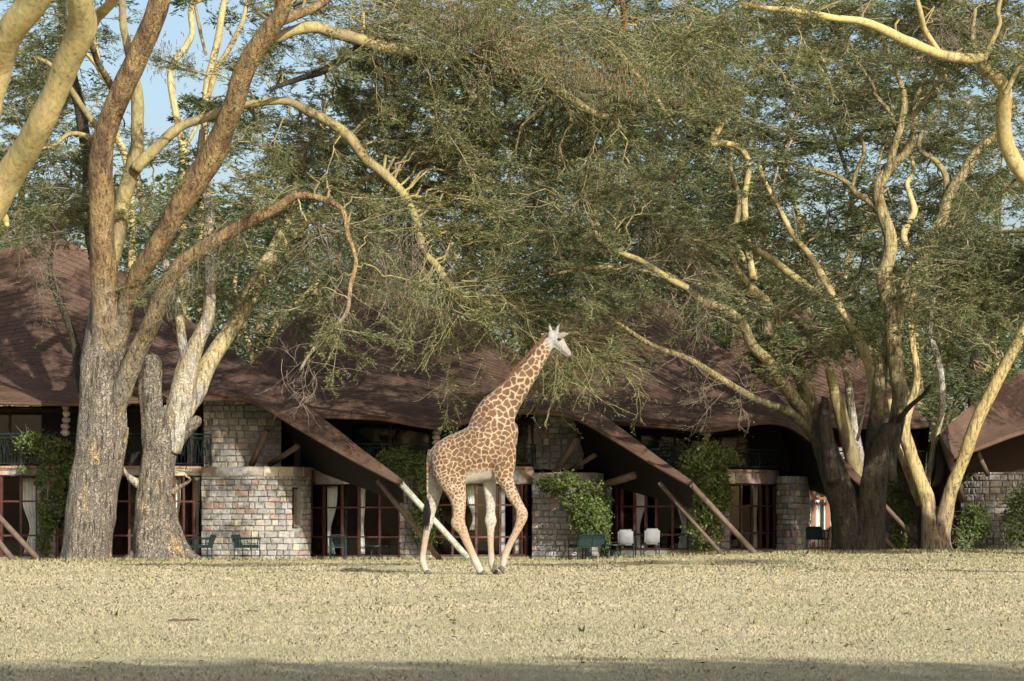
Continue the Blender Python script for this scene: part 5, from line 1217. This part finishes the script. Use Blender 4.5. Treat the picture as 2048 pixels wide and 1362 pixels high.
# ------------------------------------------------------------------ far wood behind everything
def far_wood():
    prof = [(-600, 420), (-100, 440), (60, 400), (240, 380), (285, 350), (330, 342), (380, 345), (430, 360), (520, 400), (600, 260), (700, 110), (1000, 60), (1380, 90), (1480, 260), (1600, 540), (1780, 545), (1900, 480), (2100, 430), (2700, 430)]
    n = 120000; px = rng.uniform(-500, 2600, n); top = np.interp(px, [p[0] for p in prof], [p[1] for p in prof]); wob = np.array([noise.noise(Vector((x * .012, 0, 0))) * 16 + noise.noise(Vector((x * .04, 5, 0))) * 8 for x in px])
    f = rng.random(n) ** .8; d = 150 + rng.uniform(-1, 1, n) * 7; py = top + wob + f * np.maximum(430, 860 - top)
    # domed clumps
    S = np.stack([(px - 1024) * d / F, d, H + (YH - py) * d / F], 1)
    lump = np.array([noise.noise(Vector(p) * .45) for p in S]); S[:, 1] -= lump * 5
    l = rng.uniform(.18, .42, (n, 1)); d1 = unit(rng.normal(0, 1, (n, 3)) * np.array([1, 1, .45])); w = unit(np.cross(d1, rng.normal(0, 1, (n, 3))))
    V = np.stack([S, S + d1 * l * .6 + w * l * .38, S + d1 * l - w * l * .3], 1).reshape(-1, 3)
    o = link('far_wood', np_mesh('far_wood', V, [np.arange(n * 3).reshape(n, 3)]), LF['back']); tag(o, 'distant green wood closing the view behind the lodges', 'wood', kind='stuff')
    tr = Bag()
    for i in range(70):
        x = rng.uniform(-500, 2600); dd = 151 + rng.uniform(-6, 6); k = np.array([P(x + rng.uniform(-20, 20) * s, 1060 - 150 * s, dd) for s in range(4)]); tr.add(*tubes(k[None], np.array([.3]), .5, 6))
    tag(tr.build('far_trunks', BK['g'], o), kind='stuff')
far_wood()

# ------------------------------------------------------------------ climbing plants
def ivy(label, blobs, n, mat='ivy', stems=(), size=.085, group='climbing plants on the lodge walls'):
    root = empty('climbing_plant', (0, 0, 0), label=label, cat='plant', group=group)
    ar = np.array(blobs, float); wgt = ar[:, 3] * ar[:, 4]; k = rng.choice(len(ar), n, p=wgt / wgt.sum()); b = ar[k]
    u = unit(rng.normal(0, 1, (n, 3))) * (rng.random((n, 1)) ** .28) * (1 + .25 * rng.normal(0, 1, (n, 1)) * (rng.random((n, 1)) < .25))
    d = b[:, 2] + u[:, 1] * b[:, 5]; S = np.stack([(b[:, 0] + u[:, 0] * b[:, 3] - 1024) * d / F, d, H + (YH - (b[:, 1] + u[:, 2] * b[:, 4])) * d / F], 1)
    keep = np.array([noise.noise(Vector(p) * 2.6) for p in S]) > -.22; S = S[keep]; u = u[keep]; n = len(S); S[:, 2] = np.maximum(S[:, 2], .06)
    nrm = unit(u * .6 + rng.normal(0, .7, (n, 3)) + np.array([0, -.3, .3])); d1 = unit(np.cross(nrm, rng.normal(0, 1, (n, 3)))); w = np.cross(nrm, d1); l = rng.uniform(.6, 1.3, (n, 1)) * size
    V = np.stack([S, S + d1 * l * .45 + w * l * .38, S + d1 * l + nrm * l * .1, S + d1 * l * .45 - w * l * .38], 1).reshape(-1, 3)
    tag(link('foliage', np_mesh('foliage', V, [np.arange(n * 4).reshape(n, 4)]), LF[mat], root), kind='stuff')
    for st in stems:
        MB().tube([P(*p) for p in st], .03, 6).build('stem', BK['e'], root, True)
    # inner twigs
    q = S[rng.choice(n, min(160, n // 8))]; tw = grow(q, rng.normal(0, 1, (len(q), 3)), np.full(len(q), .45), 4, .3, 0); bg = Bag(); bg.add(*tubes(tw, np.full(len(q), .008), .4, 3)); tag(bg.build('twigs', BK['e'], root), kind='stuff')
    return root
ivy('dark green climber hanging from the balcony down the pier at far left', [(66, 888, 88.6, 36, 24, .4), (100, 900, 88.7, 30, 30, .4), (90, 960, 88.8, 20, 40, .35), (92, 1030, 88.8, 17, 50, .3), (90, 1085, 88.9, 18, 30, .3), (120, 920, 88.9, 34, 45, .4), (108, 1010, 89, 24, 70, .3)], 9000, stems=[[(92, 1118, 88.9), (94, 1020, 88.9), (98, 920, 88.8)]])
ivy('rounded leafy climber spilling over the low stone wall right of the giraffe', [(1095, 968, 88.7, 24, 16, .4), (1130, 968, 88.4, 36, 26, .6), (1160, 1000, 88.2, 38, 40, .7), (1180, 1040, 88.2, 36, 44, .7), (1205, 1050, 88.5, 20, 40, .5), (1190, 1000, 88.5, 34, 36, .6), (1208, 1090, 88.6, 12, 20, .3)], 13000, stems=[[(1218, 1114, 88.6), (1216, 1080, 88.6), (1205, 1040, 88.5)]])
ivy('tall bushy climber covering the pier between the two right-hand windows', [(1420, 915, 88.2, 60, 22, .7), (1415, 905, 88.2, 30, 26, .7), (1400, 930, 88.3, 46, 26, .7), (1425, 960, 88.5, 36, 34, .6), (1415, 1010, 88.6, 38, 45, .5), (1410, 1065, 88.8, 36, 40, .45), (1440, 1000, 88.8, 26, 50, .4)], 17000, 'ivylight', stems=[[(1416, 1112, 88.8), (1418, 1000, 88.7), (1420, 910, 88.4)]])
ivy('dark creeper on the balcony front left of the giraffe rump', [(820, 930, 88.6, 40, 30, .5), (790, 918, 88.8, 40, 22, .4), (848, 960, 88.7, 24, 40, .4), (850, 1040, 89, 30, 60, .35)], 8000, stems=[[(846, 1118, 89), (850, 1000, 88.9)]])
ivy('sparse light creeper on the pale wall between the dark tree and yellow tree', [(1790, 975, 94, 20, 30, .3), (1806, 1020, 94, 26, 40, .3), (1800, 1070, 94.1, 18, 26, .3)], 3600, 'ivylight', stems=[[(1806, 1106, 94.2), (1800, 1040, 94.1)]], size=.10)
ivy('low dark shrub against the shaded wall at the far right', [(1948, 1050, 88.6, 34, 42, .6), (1930, 1075, 88.5, 24, 24, .5)], 4200, group='shrubs at the far right lodge')
ivy('taller dark shrub cut by the right edge of the photo', [(2030, 1040, 88.2, 30, 56, .6), (2060, 1030, 88.2, 40, 70, .6)], 5200, group='shrubs at the far right lodge')
ivy('small bright green weed at the foot of the far right wall', [(1928, 1090, 87.6, 12, 8, .2)], 260, 'ivylight', group='shrubs at the far right lodge')
ivy('tiny leafy sprig growing out of the stone band at far left', [(50, 940, 88.9, 12, 8, .15)], 240, 'ivylight')

# ------------------------------------------------------------------ garden chairs
cush = simple('white_cushion', (.20, .21, .225), (.15, .16, .17), 4, .9, .1)
def chair(px, py, d, rot, label, back='iron', cushion=False):
    p = P(px, py, d); gz = ground_z(p.x, d); root = empty('garden_armchair', (p.x, d, gz), label=label, cat='chair', group='green iron garden armchairs by the lodges')
    root.rotation_euler = (0, 0, R(rot)); m = M['iron']
    w, dp, sh, bh = .46, .60, .38, .72
    MB().box((0, 0, sh), (w, dp, .035)).build('seat', m, root)
    for sx in (-1, 1):
        MB().tube([(sx * w / 2, -dp / 2, 0), (sx * w / 2, -dp / 2, .62)], .017, 6).build('leg', m, root)
        MB().tube([(sx * w / 2, dp / 2, 0), (sx * w / 2, dp / 2, sh), (sx * w / 2 * .96, dp / 2 + .12, bh)], .017, 6).build('leg', m, root)
        a = MB(); a.tube([(sx * w / 2, -dp / 2 - .02, .63), (sx * w / 2, 0, .65), (sx * w / 2, dp / 2 + .05, .62)], .022, 6)
        for k in range(5): y = -dp / 2 + dp * (k + .5) / 5; a.tube([(sx * w / 2, y, sh), (sx * w / 2, y, .64)], .008, 4)
        a.tube([(sx * w / 2, -dp / 2, .12), (sx * w / 2, dp / 2, .12)], .01, 4); tag(a.build('armrest', m, root))
    b = MB(); nb = 9
    b.tube([(-w / 2 * .96, dp / 2 + .12, bh), (0, dp / 2 + .13, bh + .03), (w / 2 * .96, dp / 2 + .12, bh)], .02, 6); b.tube([(-w / 2, dp / 2 + .02, sh + .06), (w / 2, dp / 2 + .02, sh + .06)], .014, 6)
    for k in range(nb): x = -w / 2 + w * (k + .5) / nb; b.tube([(x, dp / 2 + .02, sh + .06), (x * .97, dp / 2 + .12, bh)], .010, 4)
    b.build('backrest', m, root)
    if back == 'solid':
        MB().box((0, dp / 2 + .055, sh + .2), (w * .88, .045, .36), Matrix.Rotation(R(-13), 3, 'X')).build('back_pad', M['iron'], root)
        MB().box((0, -.01, sh + .045), (w * .9, dp * .9, .06)).build('seat_pad', M['iron'], root)
    if cushion:
        bm = bmesh.new(); bmesh.ops.create_cube(bm, size=1); bmesh.ops.bevel(bm, geom=bm.edges[:], offset=.12, segments=2, affect='EDGES')
        me = bpy.data.meshes.new('cushion'); bm.to_mesh(me); bm.free(); [setattr(q, 'use_smooth', True) for q in me.polygons]
        c = link('cushion', me, cush, root); c.location = (0, dp / 2 + .07, sh + .25); c.scale = (w * .98, .22, .46); c.rotation_euler = (R(-12), 0, 0)
    return root
chair(400, 1110, 86.6, -100, 'green armchair half hidden by the root of the forked trunk, left of the stone wall', 'solid')
chair(494, 1110, 87.0, 62, 'green armchair with dark back pad standing alone before the sunlit stone wall', 'solid')
chair(676, 1110, 87.6, 180, 'small green slatted chair in the shadow under the left roof tail')
chair(1160, 1110, 87.0, 205, 'left of two green chairs under the round climber right of the giraffe', 'solid')
chair(1190, 1110, 87.2, 188, 'right of two green chairs under the round climber, nearest its stem', 'solid')
chair(1254, 1108, 87.4, 172, 'garden armchair with white cushion, left one by the right bay window', 'iron', True)
chair(1300, 1108, 87.4, 186, 'garden armchair with white cushion, right one by the right bay window', 'iron', True)
chair(1632, 1106, 87.6, 165, 'dark green armchair by the white curtained door at the dark trunk', 'solid')
chair(1660, 1106, 87.2, 200, 'dark armchair partly hidden behind the dark trunk base', 'iron')
c = chair(1320, 930, 89.9, 30, 'pale green chair on the upper balcony of the right-of-centre lodge'); c.location.z = FLOOR + .02
# low garden tables in front of the bays
def table(px, d, label):
    p = P(px, 1110, d); root = empty('garden_table', (p.x, d, ground_z(p.x, d)), label=label, cat='table'); MB().tube([(0, 0, .40), (0, 0, .43)], .36, 18).build('table_top', M['iron'], root)
    for k in range(4): a = pi / 4 + k * pi / 2; MB().tube([(cos(a) * .12, sin(a) * .12, .4), (cos(a) * .26, sin(a) * .26, 0)], .015, 6).build('leg', M['iron'], root)
table(1226, 87.0, 'low round green table between the dark chairs and the white cushioned chairs')
table(752, 88.0, 'low dark table in the shaded porch left of the giraffe')

# ------------------------------------------------------------------ lawn details
def grass():
    Vs = []; Vg = []
    for y0, y1, dens, h, w in ((15.5, 22, 1300, .016, .0035), (22, 30, 700, .018, .0045), (30, 44, 330, .020, .007), (44, 62, 190, .024, .010), (62, 89, 90, .034, .016)):
        hw = lambda y: y * .182 + .6
        area = (hw(y0) + hw(y1)) * (y1 - y0); n = int(area * dens); y = rng.uniform(y0, y1, n * 2); x = rng.uniform(-1, 1, n * 2) * hw(y1); ok = np.abs(x) < hw(y); x, y = x[ok][:n], y[ok][:n]; n = len(x)
        cl = np.array([noise.noise(Vector((a * 1.3, b * .7, 1))) + .6 * noise.noise(Vector((a * 4, b * 2.4, 4))) for a, b in zip(x, y)])
        hh = h * (1 + .55 * cl) * rng.uniform(.5, 1.5, n); hh = np.maximum(hh, .008); gz = np.array([ground_z(a, b) for a, b in zip(x, y)])
        a = rng.uniform(0, 2 * pi, n); lean = rng.uniform(.2, 1.3, n) * hh; la = rng.uniform(0, 2 * pi, n); ww = w * rng.uniform(.6, 1.4, n)
        z = gz + np.array([.018 * noise.noise(Vector((p * .5, q * .25, 0))) for p, q in zip(x, y)]) - .004
        V = np.stack([np.stack([x - np.cos(a) * ww, y - np.sin(a) * ww, z], 1), np.stack([x + np.cos(a) * ww, y + np.sin(a) * ww, z], 1), np.stack([x + np.cos(la) * lean, y + np.sin(la) * lean, z + hh], 1)], 1)
        g = (cl + rng.normal(0, .35, n) + (y - 62) * .03) > .55; Vs.append(V[~g]); Vg.append(V[g])
    for nm, L, m in (('dry_grass', Vs, M['blade']), ('green_grass', Vg, M['blade_g'])):
        V = np.concatenate(L); n = len(V); o = link(nm, np_mesh(nm, V.reshape(-1, 3), [np.arange(n * 3).reshape(n, 3)]), m)
        tag(o, 'short dry straw-coloured grass blades over the lawn' if nm == 'dry_grass' else 'greener grass blades mixed through the lawn', 'grass', kind='stuff')
grass()
def litter():
    """leaf litter and taller tufts along the foot of the lodges and trunks"""
    V = []
    for cx, cy, r_, n in [(-12.1, 83, 1.5, 900), (-10.2, 84, 1.5, 900), (9.6, 83, 2.2, 1600), (12.4, 85, 1.4, 900), (12, 87, 8, 2500), (-8, 88.2, 9, 2600), (4, 87.8, 8, 2200)]:
        th = rng.uniform(0, 2 * pi, n); rr_ = r_ * np.sqrt(rng.random(n)); x = cx + np.cos(th) * rr_; y = cy + np.sin(th) * rr_ * (.25 if r_ > 4 else .6)
        gz = np.array([ground_z(a, b) for a, b in zip(x, y)]); h = rng.uniform(.03, .13, n); a = rng.uniform(0, 2 * pi, n); w = rng.uniform(.01, .03, n)
        V.append(np.stack([np.stack([x - np.cos(a) * w, y - np.sin(a) * w, gz], 1), np.stack([x + np.cos(a) * w, y + np.sin(a) * w, gz], 1), np.stack([x + rng.normal(0, .05, n), y + rng.normal(0, .05, n), gz + h], 1)], 1))
    V = np.concatenate(V); n = len(V); tag(link('verge_tufts', np_mesh('verge_tufts', V.reshape(-1, 3), [np.arange(n * 3).reshape(n, 3)]), M['blade_g']), 'ragged tufts of grass along the lodge walls and tree roots', 'grass', kind='stuff')
litter()
def lawn_bits():
    V = []; n = 170      # scattered taller tufts
    y = 25 + 61 * rng.random(n) ** 1.2; x = rng.uniform(-1, 1, n) * y * .18
    for a, b in zip(x, y):
        for k in range(14):
            th = rng.uniform(0, 2 * pi); r_ = rng.uniform(0, .05); h = rng.uniform(.03, .085); p = np.array([a + cos(th) * r_, b + sin(th) * r_, ground_z(a, b) - .005]); w = rng.uniform(.003, .006)
            V.append([p + [-w, 0, 0], p + [w, 0, 0], p + [cos(th) * h * .7, sin(th) * h * .7, h]])
    V = np.array(V); n = len(V); tag(link('taller_tufts', np_mesh('taller_tufts', V.reshape(-1, 3), [np.arange(n * 3).reshape(n, 3)]), M['blade_g']), 'sparse taller tufts standing out of the mown lawn', 'grass', kind='stuff')
    n = 2600; y = 17 + 71 * rng.random(n) ** .9; x = rng.uniform(-1, 1, n) * y * .18; cl = np.array([noise.noise(Vector((a * .5, b * .2, 9))) for a, b in zip(x, y)]) > -.05; x, y = x[cl], y[cl]; n = len(x)
    S = np.stack([x, y, np.array([ground_z(a, b) for a, b in zip(x, y)]) + .022], 1); d1 = unit(rng.normal(0, 1, (n, 3)) * np.array([1, 1, .25])); w = unit(np.cross(d1, rng.normal(0, .4, (n, 3)) + np.array([0, 0, 1]))); l = rng.uniform(.02, .075, (n, 1))
    V = np.stack([S, S + d1 * l * .5 + w * l * .25, S + d1 * l, S + d1 * l * .5 - w * l * .25], 1).reshape(-1, 3)
    tag(link('fallen_leaves', np_mesh('fallen_leaves', V, [np.arange(n * 4).reshape(n, 4)]), M['litter']), 'scattered brown dead leaves and bits of bark on the lawn', 'leaf litter', kind='stuff')
M['litter'] = simple('dead_leaf', (.14, .10, .06), (.08, .06, .04), 20, .9, .1)
lawn_bits()
earth = simple('dark_earth', (.12, .09, .055), (.07, .052, .035), 14, .95, .6, .02)
def clod(px, py, wpx, label, hgt=.5, parts=1):
    d = F * H / (py - YH); x = X(px, d); w = wpx * d / F; bm = bmesh.new()
    bmesh.ops.create_icosphere(bm, subdivisions=3, radius=1)
    for v in bm.verts:
        q = v.co.copy(); v.co *= 1 + .45 * noise.noise(q * 1.7 + Vector((px, 0, 0))) + .25 * noise.noise(q * 4.5); v.co.x *= w / 2; v.co.y *= w * .3; v.co.z *= w * hgt * .32
    me = bpy.data.meshes.new('clod'); bm.to_mesh(me); bm.free(); o = link('earth_clod', me, earth); o.location = (x, d, ground_z(x, d)); tag(o, label, 'clod', 'small clods on the lawn')
clod(352, 1242, 36, 'wider of the two touching brown clods at lower left of the lawn', .4); clod(384, 1240, 30, 'right-hand one of the two touching brown clods at lower left', .35)
clod(505, 1222, 22, 'pale flat clod on the grass left of the giraffe hind feet', .3); clod(1160, 1186, 16, 'small dark clod on the grass right of the giraffe forefeet')
clod(1648, 1212, 26, 'low dark clod below the massive dark tree', .4); clod(1816, 1229, 16, 'darkest small lump low on the right of the lawn', .9)
clod(1390, 1170, 9, 'tiny clod below the ivy-covered pier'); clod(1545, 1136, 12, 'tiny clod just before the dark stone wall end')
def mound(px, py, wpx, hm, label):
    d = F * H / (py - YH); x = X(px, d); w = wpx * d / F; n = 24; V = []; fs = []
    for j in range(9):
        for i in range(n + 1):
            u = i / n * 2 - 1; v = j / 8 * 2 - 1; r2 = u * u + v * v; z = hm * max(0, 1 - r2) ** 1.2 * (1 + .5 * noise.noise(Vector((u * 4, v * 3, px)))) - .012
            V.append((x + u * w / 2, d + v * 1.1, ground_z(x, d) + z))
    mb = MB(); mb.v = V
    for j in range(8):
        for i in range(n): a = j * (n + 1) + i; mb.f.append((a, a + 1, a + n + 2, a + n + 1))
    o = mb.build('earth_mound', M['lawn'], None, True); tag(o, label, 'mound', 'low grassy mounds')
mound(790, 1138, 130, .10, 'low grassy mound left of the giraffe hind feet'); mound(1330, 1134, 190, .07, 'low grassy mound right of the giraffe, before the window bay')

# ------------------------------------------------------------------ trees standing outside the frame (right and behind)
def crown_blob(root, blobs, n, size, mat, thr=-.12):
    ar = np.array(blobs, float); k = rng.integers(0, len(ar), n); b = ar[k]; u = unit(rng.normal(0, 1, (n, 3))) * rng.random((n, 1)) ** (.75 if thr < -.4 else .4)
    S = b[:, :3] + u * b[:, 3:6]; keep = np.array([noise.noise(Vector(p) * .9) for p in S]) > thr; S = S[keep]; n = len(S)
    d1 = unit(rng.normal(0, 1, (n, 3)) * np.array([1, 1, .5])); w = unit(np.cross(d1, rng.normal(0, 1, (n, 3)))); l = rng.uniform(.6, 1.4, (n, 1)) * size
    V = np.stack([S, S + d1 * l * .5 + w * l * .3, S + d1 * l, S + d1 * l * .5 - w * l * .3], 1).reshape(-1, 3); tag(link('crown', np_mesh('crown', V, [np.arange(n * 4).reshape(n, 4)]), LF[mat], root), kind='stuff')
def side_tree(label, base, boughs, blobs, n, size=.16):
    root = empty('acacia_tree', (0, 0, 0), label=label, cat='tree', group='acacia trees just outside the frame')
    for i, b in enumerate(boughs):
        V, Q, Tt, _, _ = limb_arrays([Vector(p[:3]) for p in b], [p[3] for p in b], 12, .1, 0, i); g = Bag(); g.add(V, Q, Tt); g.build('trunk' if i == 0 else 'limb', BK['y'], root, True)
    crown_blob(root, blobs, n, size, 'front', -.5 if 'shade-casting' in label else -.12); return root
side_tree('leaning acacia just outside the right edge, shading the dark tree', 0, [
    [(19.5, 70, 0, .35), (18.8, 71, 3, .28), (17.8, 72, 6, .22), (16.5, 73, 8, .14)], [(17.8, 72, 6, .16), (17.5, 69, 8, .1)], [(17.3, 72.4, 7, .13), (14.9, 74.5, 8.4, .09), (12.8, 77.5, 8.8, .05)], [(18.5, 71.3, 4.5, .16), (21, 76, 8, .1)]],
    [(17.3, 67.7, 8, 1.5, 2.4, .8), (16.2, 70.2, 8.1, 1.3, 2.0, .8), (14.9, 72.8, 8.1, 1.3, 2.0, .8), (13.9, 74.6, 8.4, 1.0, 1.6, .8), (21.3, 76.5, 8, 1.9, 3.0, 1.1), (23, 79, 8.5, 2.2, 3, 1.1), (24, 74, 6, 2, 3, 1.2), (20.5, 79.5, 10.5, 2.2, 2.6, 1.0)], 42000, .15)
side_tree('tall umbrella acacia outside the upper right corner, throwing the long shadows on the far lawn', 0, [
    [(19, 46, 0, .4), (18.5, 46.5, 4, .33), (17, 47.5, 8, .25), (15.5, 49, 11.5, .15)], [(17.6, 47.2, 6.5, .2), (12, 48.6, 10.2, .13), (6, 49.6, 11.8, .09), (3, 50, 12, .05)]],
    [(2.5, 50, 12, 1.5, 3.2, .3), (5, 49, 12.1, 1.5, 4.5, .3), (7.5, 50, 12, 1.6, 3.6, .3), (12.6, 49, 12, 1.3, 3.4, .3), (14.8, 50, 12, 1.5, 4.4, .3), (17, 49.5, 12, 1.6, 3.6, .3)], 16000, .18)
for k, (x, y) in enumerate([(13, -4), (-20, -30), (-6, -34), (8, -36), (24, -30), (38, -20), (-36, -24)]):
    z0_ = 8.2 if k == 0 else 9
    bl = [(x + rnd.uniform(-6, 3), y + rnd.uniform(-4, 3.0), z0_ + rnd.uniform(-.5, .5), 3.4, 2.2, .5) for _ in range(9)] + ([(x - 7, y + 3.8, 8.2, 3.4, 2.9, .4), (x - 4, y + 4.0, 8.2, 3.2, 2.9, .4), (x - 10, y + 3.3, 8.2, 3, 2.6, .4), (x - 8, y + 1.5, 8.2, 4, 2.3, .4), (x - 5, y + 2, 8.2, 4, 2.3, .4), (x - 2, y + 3, 8.2, 4, 2.3, .4)] if k == 0 else [(x + dx, y, 3.5 + dz, 3.5, 2, 2.5) for dx, dz in ((-4, 0), (0, 0), (4, 0), (-5, 4.5), (0, 5), (5, 4.5), (-3, 9), (3, 9))])
    side_tree('%s acacia behind the photographer' % ('shade-casting', 'far left', 'middle left', 'middle', 'middle right', 'far right', 'leftmost')[k], 0, [[(x, y, 0, .4), (x + .3, y + .2, 3, .32), (x - .2, y, 6, .24), (x, y + .5, 9, .12)], [(x, y, 4, .2), (x - 4, y + 3, 8, .1)], [(x, y, 5, .2), (x + 4, y + 2, 8.6, .1)]], bl, 48000 if k == 0 else 12000, .24 if k == 0 else .55)
